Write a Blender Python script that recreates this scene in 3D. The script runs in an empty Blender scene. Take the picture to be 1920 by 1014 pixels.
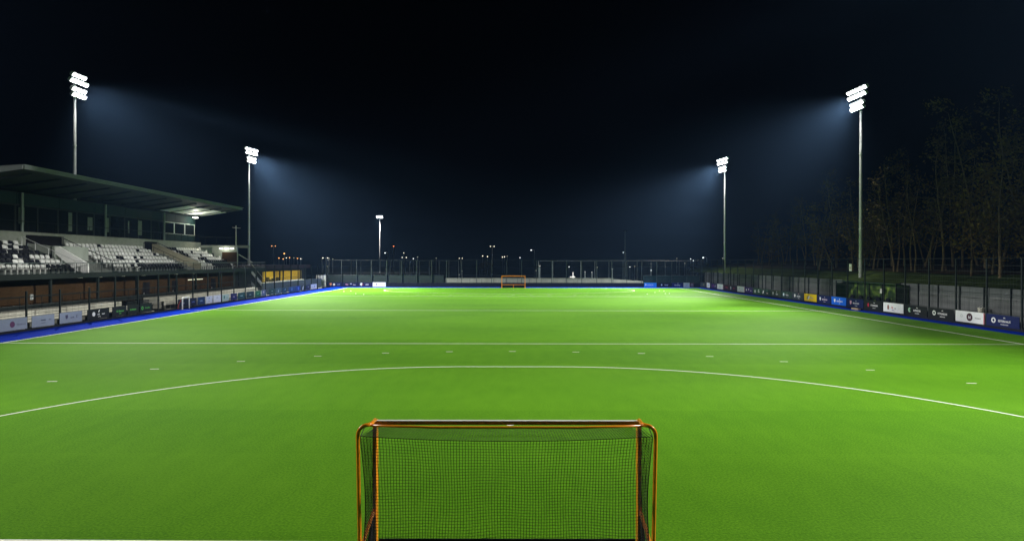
import bpy, bmesh, math, random
from mathutils import Vector, Matrix
R = math.radians
random.seed(7)
sc = bpy.context.scene
COL = sc.collection

# ------------------------------------------------------------------ camera, sky, exposure
F, HC, CU, HV = 1145.0, 4.43, 962.5, 490.0      # focal length (px of a 1920 wide frame), camera height, centre column, horizon row
CAMY = -10.0
cd = bpy.data.cameras.new('camera'); cam = bpy.data.objects.new('camera', cd); COL.objects.link(cam)
cd.sensor_width = 36; cd.lens = 36 * F / 1920
cd.shift_x = -(CU - 960) / 1920; cd.shift_y = -(507 - HV) / 1920
cd.clip_end = 3000
cam.location = (0, CAMY, HC); cam.rotation_euler = (R(90), R(-0.08), 0)
sc.camera = cam
w = bpy.data.worlds.new('World'); sc.world = w; w.use_nodes = True
nt = w.node_tree; bg = nt.nodes['Background']
sky = nt.nodes.new('ShaderNodeTexSky'); sky.sky_type = 'NISHITA'; sky.sun_disc = False
sky.sun_elevation = R(-9); sky.sun_rotation = R(200)
nt.links.new(sky.outputs[0], bg.inputs[0]); bg.inputs[1].default_value = 0.001
sc.view_settings.view_transform = 'Standard'; sc.view_settings.look = 'None'
sc.view_settings.exposure = 0.07; sc.view_settings.gamma = 1
sc.render.engine = 'CYCLES'
cy = sc.cycles
cy.use_denoising = True; cy.max_bounces = 5; cy.diffuse_bounces = 2; cy.glossy_bounces = 2
cy.transmission_bounces = 4; cy.transparent_max_bounces = 12; cy.volume_bounces = 0
cy.sample_clamp_indirect = 4; cy.caustics_reflective = False; cy.caustics_refractive = False
try: cy.use_light_tree = True
except Exception: pass

# light levels
BEAM, WIDE, SPILL = 178000, 12000, 320
COOL = (1.0, 0.97, 0.92)
HAZE_DENSITY = 0.00023

# ------------------------------------------------------------------ helpers
def yd(D): return D + CAMY                       # distance from the camera -> world y
def gx(u, D): return (u - CU) * D / F
def gz(v, D): return HC - (v - HV) * D / F
def ground(u, v):
    D = F * HC / (v - HV); return gx(u, D), yd(D)

MATS = {}
def mat(name, col, rough=0.6, metal=0.0, var=0.12, scale=3.0, emit=None, estr=0.0, bump=0.0, spec=0.5, stretch=None):
    if name in MATS: return MATS[name]
    m = bpy.data.materials.new(name); m.use_nodes = True
    n = m.node_tree.nodes; l = m.node_tree.links; b = n['Principled BSDF']
    b.inputs['Roughness'].default_value = rough; b.inputs['Metallic'].default_value = metal
    b.inputs['Specular IOR Level'].default_value = spec
    tc = n.new('ShaderNodeTexCoord'); no = n.new('ShaderNodeTexNoise')
    no.inputs['Scale'].default_value = scale; no.inputs['Detail'].default_value = 5
    if stretch:
        mp = n.new('ShaderNodeMapping'); mp.inputs['Scale'].default_value = stretch
        l.new(tc.outputs['Object'], mp.inputs[0]); l.new(mp.outputs[0], no.inputs['Vector'])
    else:
        l.new(tc.outputs['Object'], no.inputs['Vector'])
    rp = n.new('ShaderNodeValToRGB')
    rp.color_ramp.elements[0].position = .3; rp.color_ramp.elements[1].position = .7
    rp.color_ramp.elements[0].color = tuple(max(0, c * (1 - var)) for c in col) + (1,)
    rp.color_ramp.elements[1].color = tuple(min(1, c * (1 + var)) for c in col) + (1,)
    l.new(no.outputs[0], rp.inputs[0]); l.new(rp.outputs[0], b.inputs['Base Color'])
    if bump:
        bp = n.new('ShaderNodeBump'); bp.inputs['Strength'].default_value = bump; bp.inputs['Distance'].default_value = .02
        l.new(no.outputs[0], bp.inputs['Height']); l.new(bp.outputs[0], b.inputs['Normal'])
    if emit:
        b.inputs['Emission Color'].default_value = tuple(emit) + (1,); b.inputs['Emission Strength'].default_value = estr
        try: m.cycles.emission_sampling = 'NONE'
        except Exception: pass
    MATS[name] = m
    return m

OFF = {}
def off(o): return OFF.get(o.name, Vector((0, 0, 0))) if o else Vector((0, 0, 0))
def tag(o, label=None, cat=None, group=None, kind=None):
    if label: o['label'] = label
    if cat: o['category'] = cat
    if group: o['group'] = group
    if kind: o['kind'] = kind
    return o
def thing(name, label, cat, loc=(0, 0, 0), rz=0.0, group=None):
    o = bpy.data.objects.new(name, None); o.empty_display_size = .3; COL.objects.link(o)
    o.location = loc; o.rotation_euler = (0, 0, rz)
    OFF[o.name] = Vector(loc)
    return tag(o, label, cat, group)

class MB:
    """collects shapes in a bmesh and links them as one mesh object"""
    def __init__(s): s.bm = bmesh.new(); s.mi = 0
    def _f(s, vs):
        try:
            f = s.bm.faces.new(vs); f.material_index = s.mi; return f
        except ValueError: return None
    def quad(s, pts): return s._f([s.bm.verts.new(p) for p in pts])
    def box(s, c, d, rz=0.0, M=None):
        hx, hy, hz = d[0] / 2, d[1] / 2, d[2] / 2
        vs = []
        for z in (-hz, hz):
            for x, y in ((-hx, -hy), (hx, -hy), (hx, hy), (-hx, hy)):
                p = Vector((x, y, z))
                if rz: p = Matrix.Rotation(rz, 3, 'Z') @ p
                if M: p = M @ p
                vs.append(s.bm.verts.new(p + Vector(c)))
        for i in ((3, 2, 1, 0), (4, 5, 6, 7), (0, 1, 5, 4), (1, 2, 6, 5), (2, 3, 7, 6), (3, 0, 4, 7)):
            s._f([vs[k] for k in i])
        return s
    def span(s, a, b):
        return s.box([(a[i] + b[i]) / 2 for i in range(3)], [abs(a[i] - b[i]) for i in range(3)])
    def tube(s, pts, r, n=6, cap=True):
        pts = [Vector(p) for p in pts]; k = len(pts)
        rs = r if isinstance(r, (list, tuple)) else [r] * k
        rings = []; ref = None
        for i, p in enumerate(pts):
            t = (pts[min(i + 1, k - 1)] - pts[max(i - 1, 0)])
            if t.length < 1e-9: t = Vector((0, 0, 1))
            t.normalize()
            if ref is None: ref = Vector((0, 0, 1)) if abs(t.z) < .9 else Vector((1, 0, 0))
            a = t.cross(ref)
            if a.length < 1e-6: a = t.orthogonal()
            a.normalize(); b = t.cross(a).normalized()
            ref = a.cross(t)
            rings.append([s.bm.verts.new(p + (a * math.cos(2 * math.pi * j / n) + b * math.sin(2 * math.pi * j / n)) * rs[i]) for j in range(n)])
        for i in range(k - 1):
            for j in range(n):
                s._f([rings[i][j], rings[i][(j + 1) % n], rings[i + 1][(j + 1) % n], rings[i + 1][j]])
        if cap and n > 2:
            s._f(rings[0][::-1]); s._f(rings[-1])
        return s
    def prism(s, poly, a, b, axis):
        """poly: 2D outline; extruded between a and b along axis 0/1/2"""
        def mk(p, t):
            if axis == 0: return (t, p[0], p[1])
            if axis == 1: return (p[0], t, p[1])
            return (p[0], p[1], t)
        A = [s.bm.verts.new(mk(p, a)) for p in poly]; B = [s.bm.verts.new(mk(p, b)) for p in poly]
        n = len(poly)
        s._f(A[::-1]); s._f(B)
        for i in range(n): s._f([A[i], A[(i + 1) % n], B[(i + 1) % n], B[i]])
        return s
    def build(s, name, mats, parent=None, local=False, smooth=False):
        bmesh.ops.recalc_face_normals(s.bm, faces=s.bm.faces)
        me = bpy.data.meshes.new(name); s.bm.to_mesh(me); s.bm.free()
        for m in (mats if isinstance(mats, (list, tuple)) else [mats]): me.materials.append(m)
        o = bpy.data.objects.new(name, me); COL.objects.link(o)
        if smooth:
            for p in me.polygons: p.use_smooth = True
        if parent:
            o.parent = parent
            if not local:
                me.transform(Matrix.Translation(-off(parent))); OFF[o.name] = off(parent)
        return o
def kids(o): return [c for c in bpy.data.objects if c.parent == o]
def copy_tree(o, kmap=None):
    c = o.copy(); COL.objects.link(c)
    OFF[c.name] = off(o)
    for ch in KID.get(o.name, []):
        k = copy_tree(ch); k.parent = c
        KID.setdefault(c.name, []).append(k)
    return c
KID = {}
def index_kids():
    KID.clear()
    for o in bpy.data.objects:
        if o.parent: KID.setdefault(o.parent.name, []).append(o)

def text_mesh(body, size, name, m, parent, loc, bold=0.0, center=True):
    cu = bpy.data.curves.new('lettering', 'FONT'); cu.body = body; cu.size = size
    cu.align_x = 'CENTER' if center else 'LEFT'; cu.align_y = 'CENTER'; cu.extrude = .003; cu.offset = bold; cu.resolution_u = 2
    t = bpy.data.objects.new('lettering_source', cu); COL.objects.link(t)
    dg = bpy.context.evaluated_depsgraph_get()
    me = bpy.data.meshes.new_from_object(t.evaluated_get(dg))
    bpy.data.objects.remove(t)
    me.transform(Matrix.Rotation(R(90), 4, 'X'))
    me.transform(Matrix.Translation(Vector(loc)))
    me.materials.clear(); me.materials.append(m)
    o = bpy.data.objects.new(name, me); COL.objects.link(o); o.parent = parent
    return o

def sheet(name, x0, x1, y0, y1, z, m, kind='structure', nx=1, ny=1):
    b = MB()
    b.quad([(x0, y0, z), (x1, y0, z), (x1, y1, z), (x0, y1, z)])
    o = b.build(name, m); return tag(o, kind=kind)

# ------------------------------------------------------------------ materials
def turf_mat(name, dark, light, blue=False):
    m = bpy.data.materials.new(name); m.use_nodes = True
    n = m.node_tree.nodes; l = m.node_tree.links; b = n['Principled BSDF']
    b.inputs['Roughness'].default_value = .8; b.inputs['Specular IOR Level'].default_value = .07
    tc = n.new('ShaderNodeTexCoord')
    def noise(scale, detail, st=None):
        x = n.new('ShaderNodeTexNoise'); x.inputs['Scale'].default_value = scale; x.inputs['Detail'].default_value = detail
        if st:
            mp = n.new('ShaderNodeMapping'); mp.inputs['Scale'].default_value = st
            l.new(tc.outputs['Object'], mp.inputs[0]); l.new(mp.outputs[0], x.inputs['Vector'])
        else: l.new(tc.outputs['Object'], x.inputs['Vector'])
        return x
    a = noise(22, 8); c = noise(.12, 3, (1, 1.6, 1)); d = noise(2.2, 4, (1, .35, 1))
    def mul(i, k, o):
        x = n.new('ShaderNodeMath'); x.operation = 'MULTIPLY_ADD'; x.inputs[1].default_value = k; x.inputs[2].default_value = o
        l.new(i, x.inputs[0]); return x
    p = mul(a.outputs[0], 1.3, -.27); q = mul(c.outputs[0], .55, 0); r = mul(d.outputs[0], .3, -.3)
    s1 = n.new('ShaderNodeMath'); s1.operation = 'ADD'; l.new(p.outputs[0], s1.inputs[0]); l.new(q.outputs[0], s1.inputs[1])
    s2 = n.new('ShaderNodeMath'); s2.operation = 'ADD'; l.new(s1.outputs[0], s2.inputs[0]); l.new(r.outputs[0], s2.inputs[1])
    sx = n.new('ShaderNodeSeparateXYZ'); l.new(tc.outputs['Object'], sx.inputs[0])
    rl = n.new('ShaderNodeMath'); rl.operation = 'MULTIPLY'; rl.inputs[1].default_value = 1 / 4.1; l.new(sx.outputs[1], rl.inputs[0])
    fl = n.new('ShaderNodeMath'); fl.operation = 'FLOOR'; l.new(rl.outputs[0], fl.inputs[0])
    wn = n.new('ShaderNodeTexWhiteNoise'); wn.noise_dimensions = '1D'; l.new(fl.outputs[0], wn.inputs['W'])
    rm = mul(wn.outputs['Value'], .13, -.065)
    s3 = n.new('ShaderNodeMath'); s3.operation = 'ADD'; l.new(s2.outputs[0], s3.inputs[0]); l.new(rm.outputs[0], s3.inputs[1]); s2 = s3
    rp = n.new('ShaderNodeValToRGB'); rp.color_ramp.elements[0].position = .25; rp.color_ramp.elements[1].position = .78
    rp.color_ramp.elements[0].color = dark + (1,); rp.color_ramp.elements[1].color = light + (1,)
    l.new(s2.outputs[0], rp.inputs[0]); l.new(rp.outputs[0], b.inputs['Base Color'])
    bp = n.new('ShaderNodeBump'); bp.inputs['Strength'].default_value = .5; bp.inputs['Distance'].default_value = .012
    f = noise(55, 3); l.new(f.outputs[0], bp.inputs['Height']); l.new(bp.outputs[0], b.inputs['Normal'])
    return m
M_turf = turf_mat('artificial_turf', (.058, .185, .004), (.108, .285, .009))
M_blue = turf_mat('blue_turf', (.0005, .020, .33), (.001, .032, .46)); M_blue.node_tree.nodes['Principled BSDF'].inputs['Specular IOR Level'].default_value = .02
M_line = mat('line_white', (.84, .86, .80), .8, var=.12, scale=20)
M_ground = mat('dark_tarmac', (.018, .02, .018), .9, var=.3, scale=.6, spec=.1)
M_grass = mat('bank_grass', (.020, .032, .007), .95, var=.5, scale=2.5, bump=.6, spec=.03)
M_conc = mat('pale_concrete', (.50, .50, .42), .85, var=.18, scale=1.2)
M_concg = mat('grey_concrete', (.24, .27, .24), .85, var=.15, scale=1.0)
M_white = mat('white_paint', (.75, .77, .74), .55, var=.06)
M_steel = mat('galvanised_steel', (.60, .63, .63), .45, .25, var=.1, scale=4)
M_dark = mat('dark_green_powdercoat', (.008, .013, .012), .6, var=.2, spec=.2)
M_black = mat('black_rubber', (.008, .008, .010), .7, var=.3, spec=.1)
M_board = mat('navy_rebound_board', (.008, .010, .018), .6, var=.2, spec=.12)
M_wire = mat('fence_wire', (.018, .028, .025), .5, .2)
M_screen = mat('green_windbreak', (.006, .018, .013), .9, var=.25, scale=5)
M_orange = mat('orange_paint', (1.0, .29, .012), .2, var=.12, scale=12)
M_orangeside = mat('weathered_orange', (1.0, .27, .012), .38, var=.3, scale=25)
M_net = mat('black_net_cord', (.006, .008, .006), .8)
M_fascia = mat('fascia_metal', (.26, .29, .29), .45, .3, var=.06)
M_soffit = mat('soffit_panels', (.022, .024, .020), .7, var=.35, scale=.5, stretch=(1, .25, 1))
M_glass = mat('dark_window_glass', (.008, .011, .012), .08, var=.1, spec=.12)
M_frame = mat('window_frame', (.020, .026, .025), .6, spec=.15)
M_panel = mat('teal_cladding', (.011, .025, .024), .7, var=.12, spec=.12)
M_seatw = mat('white_seat_plastic', (.62, .64, .62), .3, var=.06)
M_seatb = mat('black_seat_plastic', (.014, .016, .022), .22, var=.1)
M_bark = mat('bark', (.12, .09, .05), .9, var=.4, scale=6, bump=.5, spec=.06)
M_leafa = mat('leaf_yellow_green', (.105, .074, .014), .8, var=.45, scale=1.3, spec=.04)
M_leafb = mat('leaf_dull_green', (.066, .050, .014), .8, var=.45, scale=1.3, spec=.04)
M_clear = mat('green_tinted_panel', (.02, .045, .025), .12, var=.1, spec=.9)
M_yellow = mat('yellow_wall', (.65, .50, .10), .8, var=.15)
def brick_mat():
    m = bpy.data.materials.new('brown_brick'); m.use_nodes = True
    n = m.node_tree.nodes; l = m.node_tree.links; b = n['Principled BSDF']; b.inputs['Roughness'].default_value = .9; b.inputs['Specular IOR Level'].default_value = .08
    tc = n.new('ShaderNodeTexCoord'); mp = n.new('ShaderNodeMapping')
    sx = n.new('ShaderNodeSeparateXYZ'); cx = n.new('ShaderNodeCombineXYZ')
    l.new(tc.outputs['Object'], sx.inputs[0]); l.new(sx.outputs[1], cx.inputs[0]); l.new(sx.outputs[2], cx.inputs[1])
    br = n.new('ShaderNodeTexBrick'); br.inputs['Scale'].default_value = 2.2
    br.inputs['Color1'].default_value = (.032, .018, .007, 1); br.inputs['Color2'].default_value = (.046, .026, .011, 1)
    br.inputs['Mortar'].default_value = (.03, .024, .016, 1); br.inputs['Mortar Size'].default_value = .012
    l.new(cx.outputs[0], br.inputs['Vector']); l.new(br.outputs[0], b.inputs['Base Color'])
    return m
M_brick = brick_mat()
def emis(name, col, s): return mat(name, tuple(min(1, c) for c in col), .5, emit=col, estr=s, var=0)
E_flood = emis('floodlight_lens', (.95, .98, 1.0), 25)
E_white = emis('white_lamp', (.92, .97, 1.0), 2.6)
E_warmw = emis('warm_white_lamp', (1.0, .93, .75), 3)
E_orange = emis('sodium_lamp', (1.0, .42, .12), 4)
E_red = emis('red_orange_lamp', (1.0, .25, .08), 4)
E_dim = emis('dim_lamp', (.9, .9, .7), .5)
E_tube = emis('tube_light', (1.0, 1.0, .9), 4)
E_yel = emis('yellow_ceiling_lamp', (1.0, .85, .35), 4)

# ------------------------------------------------------------------ the setting: ground, turf, blue run-off, lines
sheet('ground', -360, 360, -60, 470, -.02, M_ground)
sheet('blue_runoff', -30.9, 32.4, -16, yd(105.2), -.004, M_blue)
sheet('turf_pitch', -27.72, 30.8, -15, yd(102.5), 0, M_turf)
LZ = .004
def strip(b, p, q, wd):
    p = Vector((p[0], p[1], LZ)); q = Vector((q[0], q[1], LZ)); d = (q - p).normalized(); nn = Vector((-d.y, d.x, 0)) * wd / 2
    b.quad([p - nn, q - nn, q + nn, p + nn])
def polyline(b, pts, wd):
    L = []; n = len(pts)
    for i, p in enumerate(pts):
        a = Vector(pts[max(0, i - 1)]); c = Vector(pts[min(n - 1, i + 1)]); d = (c - a).normalized()
        nn = Vector((-d.y, d.x)) * wd / 2; p = Vector(p)
        L.append((b.bm.verts.new((p.x - nn.x, p.y - nn.y, LZ)), b.bm.verts.new((p.x + nn.x, p.y + nn.y, LZ))))
    for i in range(n - 1): b._f([L[i][0], L[i + 1][0], L[i + 1][1], L[i][1]])
SX = 27.55
Y23, YH, Y23F, YG = yd(32.9), yd(55.1), yd(77.3), yd(101.4)
b = MB()
strip(b, (-SX, -12), (-SX, YG), .12); strip(b, (SX, -12), (SX, YG), .14)
for y, wl in ((Y23, .085), (YH, .10), (Y23F, .14)): strip(b, (-SX + .05, y), (SX - .05, y), wl)
strip(b, (-SX + .05, YG), (SX - .05, YG), .085)
strip(b, (SX + .05, YH), (SX + 3.6, YH), .07)
strip(b, (-SX - .05, YH), (-SX - 2.6, YH), .07)
strip(b, (-20, -.20), (20, -.62), .085)
# near shooting circle
y0 = yd(9.75); pts = []
for i in range(40):
    a = R(90) * i / 39; pts.append((-1.83 - 14.63 * math.cos(a), y0 + 15.97 * math.sin(a)))
polyline(b, pts + [(-p[0], p[1]) for p in pts[::-1]], .085)
# far shooting circle (as it lies in the photograph)
pts = []
for i in range(49):
    a = R(-38) + (R(180 + 76)) * i / 48
    pts.append((-.6 + 19.2 * math.cos(a), yd(94.3) - 10.7 * math.sin(a)))
polyline(b, pts, .15)
for u, v in ((98, 716), (290, 692.5), (452, 678), (596, 668), (723, 662), (843, 659.3), (961, 658.6), (1080, 659.6), (1203, 662), (1331, 667.5), (1470, 677), (1632, 692.5), (1822, 717)):
    x, y = ground(u, v); a = math.atan2(-x * .12, 14); strip(b, (x - .17 * math.cos(a), y - .17 * math.sin(a)), (x + .17 * math.cos(a), y + .17 * math.sin(a)), .075)
for u in (700, 752, 783, 813, 845, 874, 909, 962, 996, 1031, 1078, 1099, 1140, 1180):
    x, y = ground(u, 553); strip(b, (x - .2, y), (x + .2, y), .09)
for u, v in ((957, 795.5), (963, 543.4)):
    x, y = ground(u, v); b.prism([(x + .12 * math.cos(k * .785), y + .12 * math.sin(k * .785)) for k in range(8)], LZ - .002, LZ, 2)
tag(b.build('pitch_lines', M_line), kind='structure')

# grass bank on the right, behind the retaining wall
b = MB(); xs = [34.55, 35.6, 36.8, 38.2]; zs = [2.5, 2.75, 3.05, 3.4]
ys = [yd(22 + 4 * i) for i in range(26)]
g = [[b.bm.verts.new((x, y, z + random.uniform(-.12, .12) * (k > 0))) for k, (x, z) in enumerate(zip(xs, zs))] for y in ys]
for i in range(len(ys) - 1):
    for k in range(len(xs) - 1): b._f([g[i][k], g[i][k + 1], g[i + 1][k + 1], g[i + 1][k]])
tag(b.build('grass_bank', M_grass), kind='structure')
b = MB(); xs = [38.2, 41, 46, 60, 90, 140]; zs = [3.4, 3.8, 4.2, 4.6, 4.4, 4.0]
g = [[b.bm.verts.new((x, y, z + random.uniform(-.15, .15) * (k > 0))) for k, (x, z) in enumerate(zip(xs, zs))] for y in ys]
for i in range(len(ys) - 1):
    for k in range(len(xs) - 1): b._f([g[i][k], g[i][k + 1], g[i + 1][k + 1], g[i + 1][k]])
tag(b.build('woodland_floor', mat('leaf_litter', (.022, .017, .009), .95, var=.5, scale=3, bump=.6, spec=.03)), kind='structure')

# ------------------------------------------------------------------ goals
def make_near_goal():
    yf = yd(8.6); yb = yd(8.2); X = 1.86; O = 2.0; CX = -.085
    t = thing('hockey_goal', 'large orange hockey goal with black net standing in the foreground', 'goal', (CX, yf, 0))
    L = lambda x, y, z: (CX + x, y, z)
    for s in (-1, 1):
        b = MB(); b.span(L(s * X - .026, yf - .035, 0), L(s * X + .026, yf + .095, 2.185))
        b.build('post', [M_orangeside], t)
    b = MB(); b.span(L(-X + .0265, yf - .03, 2.138), L(X - .0265, yf + .03, 2.182)); b.mi = 1
    b.span(L(-X + .0265, yf - .03, 2.1822), L(X - .0265, yf + .03, 2.194)); b.build('crossbar', [M_orangeside, M_white], t)
    for s in (-1, 1):
        b = MB(); pts = [L(s * X, yf, 2.20)]
        pts.append(L(s * (O - .17), yb + .06, 2.235))
        for k in range(7):
            a = R(90) * k / 6; pts.append(L(s * (O - .14 + .14 * math.sin(a)), yb, 2.235 - .14 + .14 * math.cos(a)))
        pts += [L(s * (O - .02), yb, 1.0), L(s * (O - .04), yb, .03), L(s * (O - .05), yb, 0)]
        b.tube(pts, .026, 10); b.build('rear_frame', M_orange, t, smooth=True)
    b = MB(); b.tube([L(-O + .1, yb + .03, 2.222), L(-1, yb + .04, 2.192), L(1, yb + .04, 2.192), L(O - .1, yb + .03, 2.222)], .017, 8)
    b.build('rear_bar', M_orange, t, smooth=True)
    for s in (-1, 1):
        b = MB(); b.tube([L(s * (X + .01), yf - .05, .93), L(s * (O - .05), yd(8.27), .60), L(s * (O - .05), yd(7.75), .14)], .028, 6)
        b.build('side_brace', M_orangeside, t)
        b = MB(); b.prism([(yf - .06, .0), (yf - .06, .88), (yd(8.27) + .0, .56), (yd(7.75), .1), (yd(7.75), 0)], CX + s * (X + .02) - .012, CX + s * (X + .02) + .012, 0)
        b.build('side_board', M_board, t)
    b = MB(); b.span(L(-X + .03, yf + .10, 0), L(X - .03, yf + .13, .475)); b.build('back_or_shade_board', M_black, t)  # dark board added at the goal front, standing in for a shadow band
    # net: roof panel, back panel and two sides, every cord modelled
    rr = random.Random(3)
    def sag(x): return 2.215 - .075 - .062 * (1 - (x / 1.93) ** 2)
    def edge(z): q = max(0, min(1, z / 2.1)); return 1.905 - .10 * math.sin(math.pi * q) ** .8 - .02 * (1 - q)
    nu, nv = 98, 58
    P = []
    for j in range(nv + 1):
        z = j / nv; row = []
        for i in range(nu + 1):
            f = i / nu * 2 - 1
            zz = sag(f * 1.93) * z; e = edge(zz); x = f * e
            bulge = .06 * math.sin(3.1 * f + 2 * z) * math.sin(math.pi * z)
            wob = .012 * math.sin(9 * f + 5 * z) * math.sin(7 * z + 2 * f)
            row.append(L(x + wob, yd(7.62) + .38 * z + bulge, zz + .012 * math.sin(11 * f + 4 * z) * math.sin(math.pi * z)))
        P.append(row)
    b = MB(); r0 = .0029
    for j in range(nv + 1): b.tube(P[j][::2] if nu % 2 == 0 else P[j], r0, 3, False)
    for i in range(nu + 1): b.tube([P[j][i] for j in range(0, nv + 1, 2)], r0, 3, False)
    # roof
    for k in range(1, 13):
        q = k / 12
        b.tube([Vector(P[nv][i]).lerp(Vector(L((i / nu * 2 - 1) * 1.82, yf - .04, 2.11)), q) for i in range(0, nu + 1, 4)], r0, 3, False)
    for i in range(0, nu + 1):
        b.tube([P[nv][i], L((i / nu * 2 - 1) * 1.82, yf - .04, 2.11)], r0, 3, False)
    # sides
    for s, col in ((-1, 0), (1, nu)):
        for j in range(0, nv + 1): b.tube([P[j][col], L(s * (X - .02), yf - .04, P[j][col][2] * 1.0)], r0, 3, False)
        for k in range(1, 14):
            b.tube([Vector(P[j][col]).lerp(Vector(L(s * (X - .02), yf - .04, P[j][col][2])), k / 14) for j in range(0, nv + 1, 3)], r0, 3, False)
    net = b.build('net', M_net, t)
    b = MB(); b.tube(P[nv], .0055, 5)
    for s, col in ((-1, 0), (1, nu)):
        b.tube([P[j][col] for j in range(nv + 1)], .006, 5)
        b.tube([P[nv][col], L(s * (O - .09), yb, 2.20)], .006, 5)
    b.build('border_rope', M_net, net)
make_near_goal()

def make_far_goal():
    D = 101.5; y = yd(D)
    t = thing('hockey_goal', 'small far orange hockey goal on the opposite goal line', 'goal', (0, y, 0))
    x0, x1 = gx(941, D), gx(984.5, D)
    for x in (x0, x1):
        b = MB(); b.span((x - .055, y - .05, 0), (x + .055, y + .05, 2.06)); b.build('post', M_orange, t)
    b = MB(); b.span((x0 + .056, y - .05, 1.93), (x1 - .056, y + .05, 2.05)); b.build('crossbar', M_orange, t)
    b = MB(); b.span((x0, y + 1.2, 0), (x1, y + 1.24, .47)); o = b.build('back_or_shade_board', M_black, t)
    b = MB(); b.span((x0, y + 1.195, .471), (x1, y + 1.245, .55)); b.span(((x0 + x1) / 2 - .03, y + 1.17, 0), ((x0 + x1) / 2 + .03, y + 1.199, .47)); b.build('board_rail', M_orange, o)
    for x in (x0, x1):
        b = MB(); b.span((x - .02, y + .06, 0), (x + .02, y + 1.19, .47)); b.build('side_board', M_black, t)
        b = MB(); b.tube([(x, y + .06, 2.0), (x, y + .9, 1.95), (x, y + 1.22, .56)], .025, 6); b.build('rear_frame', M_orange, t)
    b = MB()
    for i in range(41):
        x = x0 + (x1 - x0) * i / 40; b.tube([(x, y + .06, 2.0), (x, y + .9, 1.93), (x, y + 1.22, .57)], .0025, 3, False)
    for j in range(20):
        q = j / 19; b.tube([(x0, y + .9 + .32 * q, 1.93 - 1.36 * q), (x1, y + .9 + .32 * q, 1.93 - 1.36 * q)], .0025, 3, False)
    b.build('net', M_net, t)
make_far_goal()

# small white markers lying about the far corners
for side, lst in (('left', ((645, 547), (658, 546), (667, 551), (682, 552.5))), ('right', ((1213.6, 551), (1228, 548), (1236.5, 544.8), (1245, 545.5), (1247.5, 550), (1255, 607 - 57)))):
    wd = ['nearest', 'second', 'third', 'fourth', 'fifth', 'sixth']
    for i, (u, v) in enumerate(lst):
        x, y = ground(u, v); b = MB()
        b.tube([(0, 0, 0), (0, 0, .03), (0, 0, .06)], [.09, .075, .02], 10)
        o = b.build('disc_marker', M_white); o.location = (x, y, .002)
        tag(o, 'tiny white disc marker, %s from the left in the %s far corner of the pitch' % (['first', 'second', 'third', 'fourth', 'fifth', 'sixth'][i], side), 'marker', 'white markers on the far corners of the pitch')

# ------------------------------------------------------------------ fences
def fence(label, p0, p1, n, h, zs_wire, name='mesh_fence', mid=(1.0,), wr=.006, vstep=.3, hs=None, mpost=None):
    t = thing(name, label, 'fence', (p0[0], p0[1], 0))
    p0 = Vector((p0[0], p0[1], 0)); p1 = Vector((p1[0], p1[1], 0))
    for i in range(n + 1):
        p = p0.lerp(p1, i / n); hh = hs[i] if hs else h
        b = MB(); b.box((p.x, p.y, hh / 2), (.09, .09, hh)); b.build('post', mpost or M_dark, t)
    d = (p1 - p0); L = d.length; d.normalize(); nn = Vector((-d.y, d.x, 0)) * .055
    b = MB()
    for z in (h - .02,) + tuple(mid): b.tube([p0 + nn + Vector((0, 0, z)), p1 + nn + Vector((0, 0, z))], .018, 5)
    b.build('rail', mpost or M_dark, t)
    b = MB()
    k = int((h - .3) / zs_wire)
    for j in range(k):
        z = .2 + (h - .3) * j / k; b.tube([p0 + nn * .7 + Vector((0, 0, z)), p1 + nn * .7 + Vector((0, 0, z))], wr, 3, False)
    k = int(L / vstep)
    for j in range(k):
        p = p0.lerp(p1, (j + .5) / k) + nn * .6; b.tube([p + Vector((0, 0, .1)), p + Vector((0, 0, h - .05))], wr * .6, 3, False)
    b.build('wire_mesh', M_wire, t)
    return t
XR = 32.2; DR0, DSR = 38.65, 2.88
rf = fence('tall dark mesh fence along the right touchline carrying the banners', (XR, yd(DR0 - 2 * DSR)), (XR, yd(DR0 + 23 * DSR)), 25, 4.7, .38, mid=(2.3, 1.0), vstep=.25)
b = MB(); b.span((XR - .07, yd(33), 0), (XR - .05, yd(104.8), .16)); b.build('kick_board', M_board, rf)
XL = -30.7; DL0, DSL = 38.5, 2.86
hs = [2.5 if i < 4 else (3.2 if i < 11 else 3.9) for i in range(24)]
lf = fence('low dark mesh fence along the left touchline below the grandstand', (XL, yd(DL0 - DSL)), (XL, yd(DL0 + 22 * DSL)), 23, 2.2, .45, mid=(1.05, ), hs=hs, vstep=.6)
b = MB(); b.span((XL + .05, yd(33), 0), (XL + .07, yd(102), .14)); b.build('kick_board', M_board, lf)
DF = 105.3
ff = fence('tall mesh fence behind the far goal line', (-32.2, yd(DF)), (32.5, yd(DF)), 25, 4.62, .45, mid=(2.05, .78), vstep=.3, mpost=mat('grey_green_post', (.026, .038, .035), .5, .2))
b = MB(); b.span((-32.2, yd(DF) - .10, 0), (32.4, yd(DF) - .07, .74)); b.build('rebound_board', M_board, ff)
b = MB(); b.span((gx(611, DF), yd(DF) + .08, .8), (gx(832, DF), yd(DF) + .10, 2.04)); b.build('windbreak_netting', M_screen, ff)
b = MB(); b.span((gx(1206, DF), yd(DF) + .08, .8), (gx(1312, DF), yd(DF) + .10, 2.0)); b.build('windbreak_netting', mat('teal_windbreak', (.006, .030, .026), .9, var=.3, scale=3), ff)
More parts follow.
